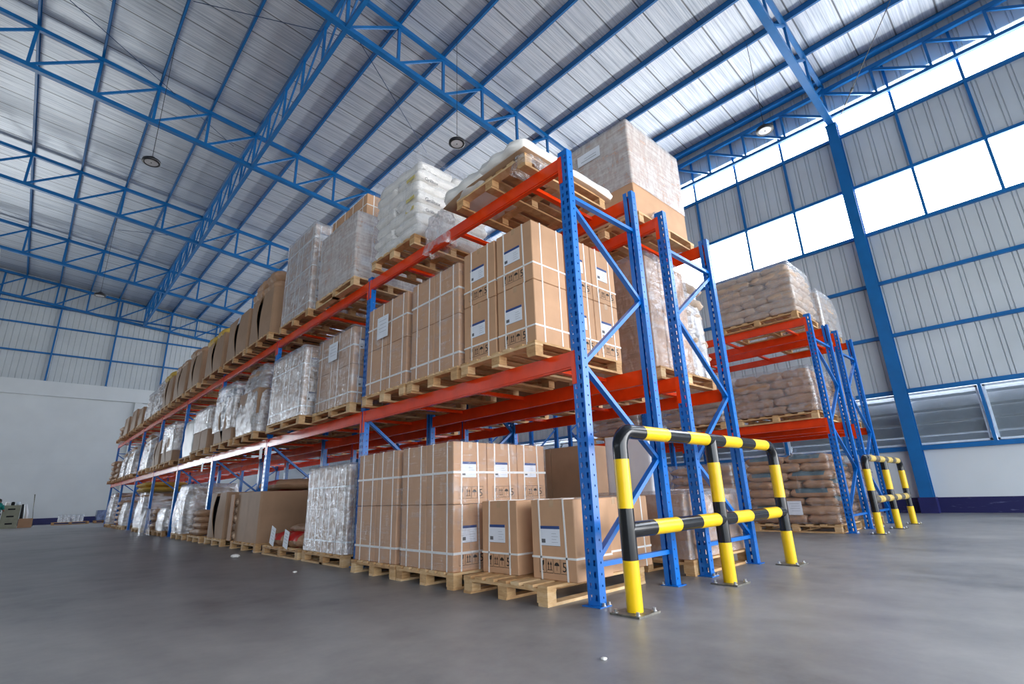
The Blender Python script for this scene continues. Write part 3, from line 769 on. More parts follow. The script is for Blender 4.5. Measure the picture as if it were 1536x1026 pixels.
# ------------------------------------------------------------------ loads
def strapped_block(x, y, z, where, nx=3, ny=2, nz=2, cw=.43, cd=.465, ch=.595, vs=True, mat='carton', group=None, marks=True):
    """block of labelled cartons, labels toward the near end (-y), double vertical straps on the aisle side"""
    group = group or 'cartons ' + where
    for k in range(nz):
        for j in range(ny):
            for i in range(nx):
                if j > 0 and i > 0 and k < nz - 1: continue
                pos = ('aisle' if i == 0 else 'middle' if i == 1 else 'back') + (' near' if j == 0 else ' far')
                st = [('v', (.11, .12)), ('v', (cw - .10, cw - .11)), ('s', .10), ('s', cd - .12)]
                if j > 0: st = st[2:]
                carton_rot(x + i * cw, y + j * cd, z + k * (ch + .004), cw - .006, cd - .006, ch, 'strapped carton, %s, %s tier, %s' % (pos, 'lower' if k == 0 else 'upper' if k == nz - 1 else 'middle', where),
                           straps=st, marks=(j == 0 and marks), mat=mat, group=group)
    ch_ = ch + .004
    for k in range(nz):
        zz = z + k * ch_ + (.15 if k == 0 else .29) * ch / .6; m = MB(); e = .006
        x0, y0, x1, y1 = x - e, y - e, x + nx * cw, y + ny * cd; w = .022
        m.box(x0, y0, zz, x0 + .003, y1, zz + w).box(x0, y0, zz, x1, y0 + .003, zz + w).box(x1, y0, zz, x1 + .003, y1, zz + w).box(x0, y1, zz, x1, y1 + .003, zz + w)
        tag(m.obj('packing_band', 'strap'), 'white packing band around the %s tier, cartons %s' % (['lower', 'upper', 'third'][k], where), 'band', 'packing bands')
def paper(x, y, z, w, h, label, tilt=0., axis='x', mat='label'):
    m = MB().box(-.002, -w / 2, -h / 2, 0, w / 2, h / 2, mat)
    for q in range(4): m.box(-.003, -w * .35, h * .3 - q * h * .17, -.0015, w * (.35 - .1 * (q % 2)), h * .3 - q * h * .17 + .006, 'grey_print')
    o = m.obj('paper_sheet'); o.location = (x, y, z); o.rotation_euler = (tilt, 0, 0 if axis == 'x' else pi / 2)
    return tag(o, label, 'paper', 'paper sheets on the loads')

def row_one():
    X = -.12
    rackA = rack('long blue and orange pallet rack row facing the open floor', 0, 0, NB, False)
    # ---------------- floor level
    F = 'on the floor'
    pallet(-.24, .30, 0, 'wooden pallet carrying two loose strapped cartons beside the front rack foot', 1.02, 1.3)
    ST = [('v', (.10, .12)), ('v', (.37, .34)), ('h', .20), ('s', .14), ('s', .34)]
    carton(.0, .20, .143, .48, .46, .62, 'front floor carton with white label, touching the front rack foot', straps=[('v', (.375, .385)), ('v', (.095, .11)), ('h', .17), ('s', .14)], group='loose floor cartons')
    carton(.0, .86, .143, .48, .46, .62, 'front floor carton with white label, left of the one by the rack foot', straps=[('v', (.39, .37)), ('v', (.105, .10)), ('h', .17), ('s', .22)], group='loose floor cartons')
    for i, (xx, nm) in enumerate(((.50, 'middle'), (.86, 'back'))):
        carton_rot(xx, .30, .143, .35, .48, .62, 'brown strapped floor carton behind the front rack foot, %s one' % nm, straps=[('v', (.1, .11)), ('h', .17)], marks=False, group='loose floor cartons')
        carton_rot(xx, .82, .143, .35, .48, .62, 'brown strapped floor carton behind the labelled pair, %s one' % nm, straps=[('v', (.1, .11)), ('h', .17)], marks=False, group='loose floor cartons')
    pallet(-.24, 1.47, 0, 'wooden pallet under the strapped carton block on the floor, nearer one', 1.0, 1.3)
    strapped_block(-.22, 1.50, .143, 'in the nearer floor block')
    wrap('thin clear stretch film around the nearer strapped carton block on the floor', -.235, 1.485, .15, 1.09, 2.445, 1.353, 'film_light', 1, .004, 16)
    pallet(-.24, 2.50, 0, 'wooden pallet under the strapped carton block on the floor, farther one', 1.0, 1.3)
    strapped_block(-.22, 2.53, .143, 'in the farther floor block', cd=.46)
    wrap('thin clear stretch film around the farther strapped carton block on the floor', -.235, 2.515, .15, 1.09, 3.465, 1.353, 'film_light', 2, .004, 16)
    pallet(X, 3.95, 0, 'wooden pallet under the silvery wrapped cartons on the floor', 1.35, 1.25, True)
    strapped_block(X + .03, 3.99, .143, 'in the silvery floor block', nx=3, ny=3, cw=.4, cd=.43, ch=.565)
    wrap('shiny crumpled stretch film around the tall carton block on the floor', X + .005, 3.965, .15, X + 1.26, 5.31, 1.30, 'film_heavy', 3, .012, 16)
    pallet(X, 5.45, 0, 'wooden pallet with a few red and brown sacks on the floor', 1.55, 1.25, True)
    k = 'low floor pile before the big bin'
    sack(X + .03, 5.5, .14, X + .62, 6.15, .36, 'brown sack with red print, near front of the ' + k, seed=0, pr='red_print', group='low floor sacks')
    sack(X + .05, 6.2, .14, X + .62, 6.85, .34, 'brown sack with red print, far front of the ' + k, seed=1, pr='red_print', group='low floor sacks')
    sack(X + .6, 5.5, .14, X + 1.2, 6.2, .38, 'brown sack, near back of the ' + k, seed=2, group='low floor sacks')
    sack(X + .25, 5.7, .33, X + 1.0, 6.6, .47, 'brown sack lying on top of the ' + k, seed=3, group='low floor sacks')
    paper(X + .0, 5.95, .27, .2, .26, 'white paper tag hanging off the red printed floor sacks, nearer one', .2)
    paper(X + .0, 6.55, .30, .2, .28, 'white paper tag hanging off the red printed floor sacks, farther one', .25)
    pallet(X, 7.35, 0, 'wooden pallet under the large ribbed brown bin on the floor', 1.5, 1.25)
    octabin(X + .03, 7.42, .143, 1.35, 1.2, .88, 'large ribbed brown bulk bin on the floor with a pale panel at its left', slit=False, seed=4)
    m = MB().box(X - .03, 8.78, .143, X - .015, 9.0, 1.0).obj('cardboard_sheet', 'carton_b'); tag(m, 'loose upright cardboard panel leaning at the left of the ribbed bin', 'cardboard panel')
    for q in range(5): sack(X + .02, 8.70, .15 + q * .155, X + .5, 8.98, .15 + q * .155 + .165, 'small brown sack in the gap beside the ribbed bin, %s' % ORD[q] + ' from the floor', 'pale_sack', group='sacks beside the ribbed bin')
    sack(X + .3, 7.3, 1.04, X + 1.2, 8.5, 1.24, 'brown sack with red print lying on top of the large ribbed bin', seed=2, pr='red_print')
    pallet(X, 9.5, 0, 'wooden pallet under the narrower brown bin on the floor', 1.3, 1.25)
    octabin(X + .03, 9.55, .143, 1.2, 1.15, .92, 'narrower brown bin on the floor with its front panel torn open', slit=True, seed=7, gap=.2)
    pallet(X, 11.2, 0, 'wooden pallet carrying a short heap of brown sacks on the floor', 1.2, 1.25)
    for q in range(4):
        for r_ in range(2):
            sack(X + r_ * .6, 11.25 + .03 * q, .143 + q * .14, X + .6 + r_ * .6, 12.3 - .1 * q, .3 + q * .14, 'brown sack in the short floor heap, %s, %s from the floor' % (['front', 'back'][r_], ORD[q]), group='short floor heap')
    pallet(X, 12.9, 0, 'wooden pallet under the round silvery wrapped floor load', 1.4, 1.25)
    for q in range(6):
        sack(X + .08, 12.98, .143 + q * .185, X + 1.15, 14.2, .35 + q * .185, 'brown sack inside the round silvery floor load, %s from the floor' % ORD[q], group='sacks in the round floor load')
    wrap('bright crumpled film around the round silvery load on the floor', X - .02, 12.9, .15, X + 1.25, 14.3, 1.36, 'film_heavy', 5, .03, 14, bulge=.06, taper=.12)
    far = [ # y, w, h, kind, words
        (15.5, 1.2, .62, 'w', 'low silvery wrapped floor load before the round one'), (16.9, 1.1, .60, 's', 'low brown floor load beyond the round one'),
        (19.4, 1.5, 1.15, 'w', 'tall silvery floor load in the sixth bay'), (23.4, 1.4, .85, 'w', 'short silvery floor load in the seventh bay'),
        (25.2, 1.2, .95, 's', 'brown floor load near the far end'), (27.6, 1.6, 1.30, 'w', 'silvery floor load at the far end')]
    for i, (y, w, h, kd, nm) in enumerate(far):
        pallet(X, y, 0, 'far wooden pallet under the ' + nm, w + .05, 1.25, detail=False)
        n = max(2, int(h / .19))
        for q in range(n):
            hh = h / n
            sack(X + .04, y + .04, .143 + q * hh, X + 1.2, y + w - .02, .143 + (q + 1.12) * hh, 'sack in the %s, %s from the floor' % (nm, ORD[q]), group='sacks of the ' + nm)
        if kd == 'w': wrap('glossy film around the ' + nm, X, y, .15, X + 1.24, y + w, .16 + h + .03, 'film_heavy', 20 + i, .025, 12, bulge=.03, taper=.1)
    for q, (a, b) in enumerate(((19.2, 1.32), (19.3, 1.48))):
        sack(X - .05, a, b, X + 1.3, a + 2.2, b + .2, 'yellow brown sack lying on the tall silvery load in the sixth bay, %s' % ['lower', 'upper'][q], 'yellow_sack', group='sacks on the sixth bay load')
    # loose film hanging and litter
    tag(shell('loose_film', X - .28, 17.0, .0, X - .05, 17.6, .75, 'film_clear', 31, .05, 8, taper=.5), 'loose tail of clear film trailing onto the floor by the far loads', 'stretch film')
    for i, (x, y, s) in enumerate(((-.55, 6.9, .05), (-.66, 4.1, .018), (-.95, -.75, .012))):
        tag(shell('film_scrap', x - s, y - s, .0, x + s, y + s, s * .7, 'white_sack', 40 + i, s * .3, 5, bulge=.2), 'small white film scrap on the floor, %s' % ['left of the red sacks pallet', 'by the silvery carton pallet', 'in front of the guard rail'][i], 'scrap', 'film scraps on the floor')
    # ---------------- middle level
    Z = LV[1]; B = Z + .143
    pallet(X - .04, .38, Z, 'wooden pallet on the middle shelf under the unwrapped labelled cartons', 1.08, 1.3)
    for k in range(2):
        tier = ['lower', 'upper'][k]; z = B + k * .624
        carton(-.10, .42, z, .51, .46, .62, 'labelled brown carton at the near aisle corner, middle shelf, %s tier' % tier, straps=[('v', (.40, .40)), ('v', (.12, .13)), ('h', .17), ('s', .12), ('s', .36)], group='labelled cartons on the middle shelf')
        carton(-.10, .96, z, .51, .46, .62, 'labelled brown carton left of the near corner, middle shelf, %s tier' % tier, straps=[('v', (.39, .38)), ('v', (.12, .11)), ('h', .17), ('s', .2)], group='labelled cartons on the middle shelf')
        for i in range(2):
            for j in range(2):
                carton_rot(.38 + i * .42, .42 + j * .5, z, .41, .49, .62, 'carton turned endways, middle shelf near pallet, %s %s, %s tier' % (['inner', 'outer'][i], ['near', 'far'][j], tier), straps=[('v', (.1, .1)), ('v', (.32, .32)), ('h', .17)], marks=j == 0, group='labelled cartons on the middle shelf')
    pallet(X - .04, 1.52, Z, 'wooden pallet on the middle shelf under the second carton stack', .98, 1.3)
    strapped_block(X, 1.54, B, 'second stack, middle shelf', cd=.47, ch=.60)
    wrap('thin film around the second carton stack on the middle shelf', X - .015, 1.525, B, X + 1.31, 2.49, B + 1.22, 'film_light', 6, .004, 16)
    pallet(X - .04, 2.56, Z, 'wooden pallet on the middle shelf under the third carton stack', 1.05, 1.3)
    strapped_block(X, 2.59, B, 'third stack, middle shelf', cd=.50, ch=.60)
    wrap('thin film around the third carton stack on the middle shelf', X - .015, 2.575, B, X + 1.31, 3.6, B + 1.22, 'film_light', 7, .004, 16)
    paper(X - .03, 3.15, B + .86, .28, .30, 'white delivery paper taped on the third carton stack')
    pallet(X - .02, 4.0, Z, 'wooden pallet on the middle shelf under the first crumpled wrapped stack', 1.28, 1.25, True)
    strapped_block(X, 4.03, B, 'fourth stack, middle shelf', cd=.60, cw=.4, ch=.56)
    wrap('silvery film around the fourth stack on the middle shelf', X - .015, 4.015, B, X + 1.22, 5.26, B + 1.15, 'film', 8, .01, 16)
    paper(X - .03, 4.65, B + .86, .30, .28, 'white delivery paper under film on the fourth stack')
    X = -.27
    pallet(X - .02, 5.42, Z, 'wooden pallet on the middle shelf under the second crumpled wrapped stack', 1.5, 1.25, True)
    strapped_block(X, 5.45, B, 'fifth stack, middle shelf', cd=.72, cw=.4, ch=.56)
    wrap('silvery film around the fifth stack on the middle shelf', X - .015, 5.43, B, X + 1.22, 6.92, B + 1.16, 'film_heavy', 9, .012, 16)
    pallet(X, 7.68, Z, 'wooden pallet on the middle shelf under the sack topped film load', 1.3, 1.25, detail=True)
    octabin(X + .03, 7.72, B, 1.2, 1.15, .85, 'brown bin inside the baggy film on the middle shelf, third bay', slit=False, seed=11)
    for q in range(3): sack(X + .1, 7.85, B + .78 + q * .16, X + 1.1, 8.85, B + 1.0 + q * .16, 'brown sack heaped in the filmed bin, third bay, %s layer' % ORD[q], group='sacks in the filmed bin')
    wrap('baggy clear film over the sack heaped bin on the middle shelf', X, 7.68, B, X + 1.22, 8.98, B + 1.38, 'film_heavy', 10, .035, 12, bulge=.03, taper=.25)
    pallet(X, 9.2, Z, 'wooden pallet on the middle shelf under the bin of grey blue bags', 1.5, 1.25)
    octabin(X + .03, 9.25, B, 1.4, 1.15, .95, 'brown bin with grey blue bags showing through its slit', slit=True, gap=.3, seed=12)
    for q in range(2): sack(X + .05, 9.35, B + .80 + q * .18, X + 1.15, 10.6, B + 1.03 + q * .18, 'grey blue bag heaped on its bin, middle shelf, %s layer' % ORD[q], 'foil', group='grey blue bags')
    wrap('silvery film over the bin of grey blue bags', X - .01, 9.22, B + .25, X + 1.22, 10.68, B + 1.25, 'film_heavy', 13, .035, 12)
    pallet(X, 11.2, Z, 'wooden pallet on the middle shelf under the half filmed brown bin', 1.5, 1.25, detail=False)
    octabin(X + .03, 11.25, B, 1.4, 1.15, .98, 'brown bin on the middle shelf with white film on its upper half', slit=False, seed=14)
    wrap('white film on the upper half of the brown bin, middle shelf', X, 11.22, B + .45, X + 1.22, 12.68, B + 1.02, 'film_heavy', 14, .012, 12)
    X = -.12
    pallet(X, 13.25, Z, 'wooden pallet on the middle shelf under the bright white roll', 1.5, 1.25, detail=False)
    tag(shell('wrapped_bale', X + .02, 13.3, B, X + 1.2, 14.6, B + .98, 'white_sack', 15, .02, 12, bulge=.02), 'bright white wrapped bale on the middle shelf, fourth bay', 'bale')
    X = -.22
    mids = [(15.4, 1.6, 1.1, 'b', 'filmed bin, fifth bay'), (17.4, 1.1, .9, 'b', 'plain bin, fifth bay'), (19.3, 1.7, 1.2, 'w', 'tapered silvery load, sixth bay'), (22.9, 1.5, 1.1, 'w', 'brown and silvery load, seventh bay'), (25.0, 1.3, 1.0, 'w', 'silvery load, seventh bay'), (27.0, 1.3, .75, 's', 'sack heap, last bay'), (28.9, 1.3, .9, 's', 'second sack heap, last bay')]
    for i, (y, w, h, kd, nm) in enumerate(mids):
        pallet(X, y, Z, 'far middle shelf pallet under the ' + nm, w + .05, 1.25, detail=False)
        if kd == 'b':
            octabin(X + .03, y + .03, B, w, 1.15, h * .85, 'brown bulk bin on the middle shelf, ' + nm, seed=i, gap=.12)
            sack(X + .1, y + .1, B + h * .8, X + 1.1, y + w - .1, B + h, 'sack on top of the middle shelf ' + nm, group='far sacks')
            if i == 0: wrap('film over the middle shelf ' + nm, X, y, B + .3, X + 1.22, y + w + .06, B + h + .05, 'film_heavy', 50 + i, .02, 10)
        else:
            n = max(3, int(h / .2)); hh = h / n
            for q in range(n): sack(X + .04, y + .05 + .02 * q, B + q * hh, X + 1.15, y + w - .03 * q, B + (q + 1.15) * hh, 'sack in the middle shelf %s, %s layer' % (nm, ORD[q]), group='far sacks of ' + nm)
            if kd == 'w': wrap('film around the middle shelf ' + nm, X, y, B, X + 1.22, y + w + .04, B + h + .08, 'film_heavy', 60 + i, .025, 12, taper=.2)
    for i, (y, z, nm) in enumerate(((7.9, Z - .13, 'nearer'), (12.3, Z - .13, 'farther'))):
        m = MB().box(-.03, -.08, -.22, -.027, .08, 0, 'label'); o = m.obj('location_tag'); o.location = (0, y, z); tag(o, 'small white tag hanging from the middle beam, %s one' % nm, 'tag', 'hanging beam tags')
    # ---------------- top level
    X = -.12
    Z = LV[2]; B = Z + .143
    pallet(X - .06, .38, Z, 'wooden pallet on the top shelf under the sagging white sheet load', 1.12, 1.3)
    m = MB(); nx, ny = 10, 12; vs = []
    for i in range(nx + 1):
        for j in range(ny + 1):
            u, v = i / nx, j / ny; vs.append((X - .12 + 1.42 * u, .33 + 1.35 * v, B + .012 - .06 * max(0, v - .75) * 4 * (1 - u) - .03 * max(0, u - .8) * 5))
    m.add(vs, [(i * (ny + 1) + j, (i + 1) * (ny + 1) + j, (i + 1) * (ny + 1) + j + 1, i * (ny + 1) + j + 1) for i in range(nx) for j in range(ny)]); o = m.obj('cardboard_sheet', 'carton_dk', smooth=True)
    md = o.modifiers.new('board', 'SOLIDIFY'); md.thickness = .008
    tag(o, 'brown cardboard sheet bending over the near top shelf pallet', 'cardboard sheet')
    rr = random.Random(3)
    for i, (a, b, c, d, e, f, nm) in enumerate(((-.25, .34, .52, 1.0, -.01, .16, 'near aisle corner'), (-.25, .98, .52, 1.70, -.05, .15, 'far aisle corner'), (.48, .34, 1.27, 1.0, -.02, .13, 'near back'), (.48, 1.0, 1.2, 1.6, .0, .15, 'far back'), (-.15, .75, .75, 1.45, .12, .27, 'second layer'))):
        sack(a, b, B + .02 + e, c, d, B + .02 + f, 'flat white sack on the near top shelf pallet, ' + nm, 'white_sack', tight=True, seed=i % 5, group='flat white sacks')
    tag(shell('loose_film', X - .10, .34, Z + .0, X + .35, .60, Z + .22, 'film_clear', 71, .04, 8, taper=.3), 'crumpled clear film bunched at the corner of the near top pallet', 'stretch film')
    tag(shell('loose_film', -.10, 1.85, Z - .20, .12, 2.32, Z + .28, 'film_clear', 72, .05, 8, taper=.3), 'torn clear film knotted around the top orange beam', 'stretch film')
    pallet(X - .02, 2.45, Z, 'wooden pallet on the top shelf under the white printed sacks', 1.12, 1.25)
    nl = 7; h = .165; near = []
    for k in range(nl):
        lay = 'bottom layer' if k == 0 else 'top layer' if k == nl - 1 else '%s layer up' % ORD[k]
        z = B + k * h; ins = -.02 + (.05 if k == nl - 1 else 0); zt = z + h * 1.22
        for (a, b, c, d, pos, ly) in (((X, 2.45, X + .62, 3.55, 'aisle side', True), (X + .6, 2.45, X + 1.22, 3.55, 'back side', True)) if k % 2 == 0 else ((X, 2.45, X + 1.22, 3.0, 'near side', False), (X, 3.0, X + 1.22, 3.55, 'far side', False))):
            o = sack(a - .0 + max(ins, 0), b - .02 + max(ins, 0), z, c, d + .02, zt, 'white printed plastic sack, %s, %s, top shelf' % (lay, pos), 'white_sack', seed=k % 5, pr=None, group='white printed sacks', long_y=ly, tight=True, jit=.008)
            near.append(o) if pos in ('near side', 'aisle side') else None
    for k, zc, sz, px in ((6, 5.09, .075, X + .09), (5, 4.93, .07, X + .10), (3, 4.62, .08, X + .11), (2, 4.46, .07, X + .12), (4, 4.78, .035, X + .42), (1, 4.30, .035, X + .30)):
        o = near[k]; ins = .05 if k == 6 else 0
        pm = Matrix.LocRotScale(o.location, o.rotation_euler, o.scale).inverted()
        q = link('printing', text_mesh('Grilltex', sz, 'ink_grey'), o, (px, 2.418 + ins, zc - .03)); q.rotation_euler = (pi / 2, 0, 0); q.matrix_parent_inverse = pm
        if k in (2, 3, 5):
            q = MB().box(-.002, 0, 0, 0, .20, .05).obj('printed_patch', 'yellow_print', o, (X - .008 + ins, 2.50 + ins, zc)); q.matrix_parent_inverse = pm
    wrap('thin film over the white printed sacks on the top shelf', X - .035, 2.395, B, X + 1.25, 3.6, B + nl * h + .09, 'film_light', 73, .006, 16, taper=.03)
    pallet(X - .02, 4.12, Z, 'wooden pallet on the top shelf under the filmed carton tower', 1.4, 1.25, True)
    strapped_block(X, 4.16, B, 'nearer tower, top shelf', cd=.66, cw=.4, ch=.56)
    wrap('white streaked film around the nearer carton tower on the top shelf', X - .015, 4.14, B, X + 1.22, 5.5, B + 1.14, 'film_wide', 74, .008, 16)
    for q in range(2): carton_rot(X + .16, 4.20 + .66 * q, B + 1.15, .5, .64, .40, 'extra strapped carton on top of the nearer top shelf tower, %s one' % ['near', 'far'][q], straps=[('v', (.12, .12)), ('v', (.38, .38)), ('s', .14), ('s', .5), ('h', .2)], marks=False, group='extra tower cartons')
    pallet(X - .02, 5.85, Z, 'wooden pallet on the top shelf under the taller filmed carton tower', 1.4, 1.25)
    strapped_block(X, 5.88, B, 'farther tower, top shelf', nz=3, cd=.66, cw=.4, ch=.56)
    wrap('white streaked film around the farther carton tower on the top shelf', X - .015, 5.865, B, X + 1.22, 7.22, B + 1.72, 'film_heavy', 75, .008, 16)
    X = -.22
    tops = [(7.6, 1.35, 1.0, 2, 'third bay, beside the carton towers'), (9.15, 1.55, .98, 0, 'third bay, two stiff flaps'), (11.1, 1.6, .92, 1, 'fourth bay, yellow sack on top'), (13.3, 1.4, .95, 2, 'fourth bay, second one'), (15.1, 1.6, .95, 2, 'fifth bay, first one'), (17.1, 1.3, .95, 1, 'fifth bay, second one')]
    for i, (y, w, h, ns, nm) in enumerate(tops):
        pallet(X, y, Z, 'wooden pallet on the top shelf, ' + nm, w + .08, 1.25, detail=i < 3)
        octabin(X + .03, y + .04, B, w, 1.15, h, 'tall brown slit bin on the top shelf, ' + nm, seed=30 + i, gap=.16)
        rq = random.Random(i + 5)
        for q in range(2 if i == 0 else 1 if i != 1 else 0):
            mat = 'yellow_sack' if i in (2, 5) else 'kraft_sack'
            for r_ in range(2):
                a = y + .04 + r_ * w / 2 + (.1 if q else 0); dz = rq.uniform(-.05, .05)
                sack(X + .0 + .05 * q, a, B + h - .10 + q * .24 + dz, X + .95, a + w / 2 - (.1 if q else 0), B + h + .20 + q * .24 + dz, '%s sack heaped on the top shelf bin, %s, %s %s' % ('yellow' if mat == 'yellow_sack' else 'brown', nm.split(',')[0] + ' ' + ['a', 'b', 'c', 'second half', 'e', 'second half'][i] if i in (3, 5) else nm.split(',')[0], ['near', 'far'][r_], ['lower', 'upper'][q]), mat, group='sacks heaped on slit bins')
    if True:
        sack(X + .2, 9.3, B + .72, X + 1.15, 10.6, B + 1.02, 'yellow sack showing between the two stiff flaps', 'yellow_sack', group='sacks heaped on slit bins')
    tl = [(18.9, 1.2, 1.05, 'w', 'first white filmed load, sixth bay'), (20.5, 1.3, .95, 'w', 'second white filmed load, sixth bay'), (22.6, 1.0, .7, 'b', 'narrow bin, seventh bay'), (24.3, 1.3, .85, 'b', 'plain bin, seventh bay'), (26.4, 1.3, .8, 'b', 'plain bin, last bay'), (28.4, 1.2, .6, 's', 'low sack heap, last bay')]
    for i, (y, w, h, kd, nm) in enumerate(tl):
        pallet(X, y, Z, 'far top shelf pallet under the ' + nm, w + .05, 1.25, detail=False)
        if kd == 'b': octabin(X + .03, y + .03, B, w, 1.15, h, 'far brown bin on the top shelf, ' + nm, seed=60 + i)
        else:
            n = max(3, int(h / .2)); hh = h / n
            for q in range(n): sack(X + .05, y + .05, B + q * hh, X + 1.15, y + w, B + (q + 1.15) * hh, 'sack in the top shelf %s, %s layer' % (nm, ORD[q]), group='top sacks of ' + nm)
            if kd == 'w': wrap('white film around the top shelf ' + nm, X, y, B, X + 1.22, y + w + .03, B + h + .06, 'film_heavy', 80 + i, .02, 12, taper=.08)

def row_two():
    x = D + G; X = x - .08
    rack('long blue and orange pallet rack row, back to back behind the front row', x, 0, NB, True)
    # floor
    pallet(X, -.0 + .12, 0, 'dark wooden pallet on the floor of the rear row under filmed low cartons', 1.15, 1.3)
    for i in range(3):
        for j in range(2):
            carton_rot(X + .02 + i * .42, .16 + j * .53, .143, .41, .52, .60 if i else .62, 'brown filmed carton, rear row floor, %s %s' % (['aisle', 'middle', 'back'][i], ['near', 'far'][j]), marks=False, straps=(), mat='carton_b', group='rear floor cartons')
    wrap('crumpled film over the low cartons on the rear row floor', X, .14, .15, X + 1.3, 1.24, .80, 'film', 90, .015, 12)
    tag(shell('white_block', X + .04, .50, .77, X + .20, 1.10, 1.42, 'white_foam', 91, .004, 12), 'tall white wrapped block standing on the rear row cartons', 'white block')
    pallet(X, 1.35, 0, 'wooden pallet under the open brown bin on the rear row floor', 1.2, 1.3)
    octabin(X, 1.05 + .3, .143, 1.15, 1.2, 1.22, 'open brown bin seen behind the loose floor cartons', slit=False, seed=92)
    for b, (y, w, h) in enumerate(((2.7, 1.2, 1.0), (4.0, 1.5, 1.15), (5.8, 1.5, 1.1), (7.8, 1.5, 1.25), (9.6, 1.5, 1.1), (11.7, 1.5, 1.2), (13.6, 1.4, 1.0))):
        pallet(X, y, 0, 'rear row floor pallet, %s from the near end' % ORD[b + 2], w + .05, 1.25, detail=False)
        if b in (1, 3, 4): octabin(X + .03, y + .03, .143, w, 1.15, h, 'plain brown bin on the rear row floor, %s load' % ORD[b + 2], slit=False, seed=b)
        else:
            for q in range(5): sack(X + .05, y + .04, .143 + q * h / 5, X + 1.15, y + w, .143 + (q + 1.15) * h / 5, 'brown sack, rear row floor, %s load, %s layer' % (ORD[b + 2], ORD[q]), group='rear floor sacks load %d' % b)
    # middle
    Z = LV[1]; B = Z + .143
    pallet(X, .22, Z, 'wooden pallet on the rear middle shelf under silvery wrapped sheets', 1.15, 1.3)
    for q in range(3):
        tag(MB().cbox(X + .03 + q * .3, .28, B, X + .31 + q * .3, 1.3, B + 1.38, .01).obj('wrapped_board_pack', 'carton_b'), 'upright brown board pack on the rear middle shelf, %s from the aisle' % ORD[q], 'board pack', 'board packs')
    wrap('shiny film around the upright board packs on the rear middle shelf', X, .25, B, X + .95, 1.33, B + 1.42, 'film', 93, .01, 14)
    for q in range(7): sack(X + .92, .26, B + q * .185, X + 1.34, 1.3, B + (q + 1.12) * .185, 'pale sack at the back of the rear middle shelf, %s layer' % ORD[q], 'pale_sack', group='rear middle shelf sacks')
    wrap('glossy film over the pale sacks at the back of the rear middle shelf', X + .9, .24, B, X + 1.37, 1.33, B + 1.4, 'film_heavy', 94, .02, 12, taper=.15)
    for b, (y, w) in enumerate(((1.5, 1.0), (2.6, 1.0), (4.1, 1.5), (5.9, 1.4), (7.9, 1.5), (9.7, 1.5))):
        pallet(X, y, Z, 'rear middle shelf pallet, %s from the near end' % ORD[b + 1], w + .05, 1.25, detail=b < 2)
        octabin(X + .03, y + .03, B, w, 1.15, 1.1, 'plain brown bin on the rear middle shelf, %s load' % ORD[b + 1], slit=False, seed=b)
    # top
    Z = LV[2]; B = Z + .143
    pallet(X, .26, Z, 'wooden pallet on the rear top shelf under the giant brown carton', 1.15, 1.35)
    t = thing('giant_carton', 'giant brown carton with film around its upper part, highest of all loads', 'carton', (X, .3, B))
    MB().cbox(0, 0, 0, 1.28, 1.05, 1.36, .008).obj('box', 'carton', t)
    m = MB().box(-.024, .42, 1.05, -.021, .80, 1.21, 'label').box(-.025, .48, 1.09, -.023, .74, 1.105, 'grey_print').box(-.025, .48, 1.13, -.023, .68, 1.14, 'grey_print').obj('label_sheet', parent=t)
    wrap('white stretch film band around the giant carton on the rear top shelf', X - .01, .29, B + .42, X + 1.30, 1.36, B + 1.37, 'film_wide', 95, .004, 16, nz=14)
    tag(MB().tube([(X + .30, .24, B - .01), (X + .34, .24, B + .07), (X + .44, .24, B + .10), (X + .52, .24, B + .04), (X + .5, .24, B - .05), (X + .42, .24, B - .08)], .035, 8).obj('film_knot', 'film_heavy', smooth=True), 'knotted lump of film between the two middle rack posts on top', 'stretch film')
    for b, y in enumerate((1.6, 2.7, 4.2, 6.0)):
        pallet(X, y, Z, 'rear top shelf pallet, %s from the near end' % ORD[b + 1], 1.15, 1.25, detail=b < 2)
        if b > 1: octabin(X + .03, y + .03, B, 1.1, 1.15, .8, 'plain brown bin on the rear top shelf, %s load' % ORD[b + 1], slit=False, seed=b)

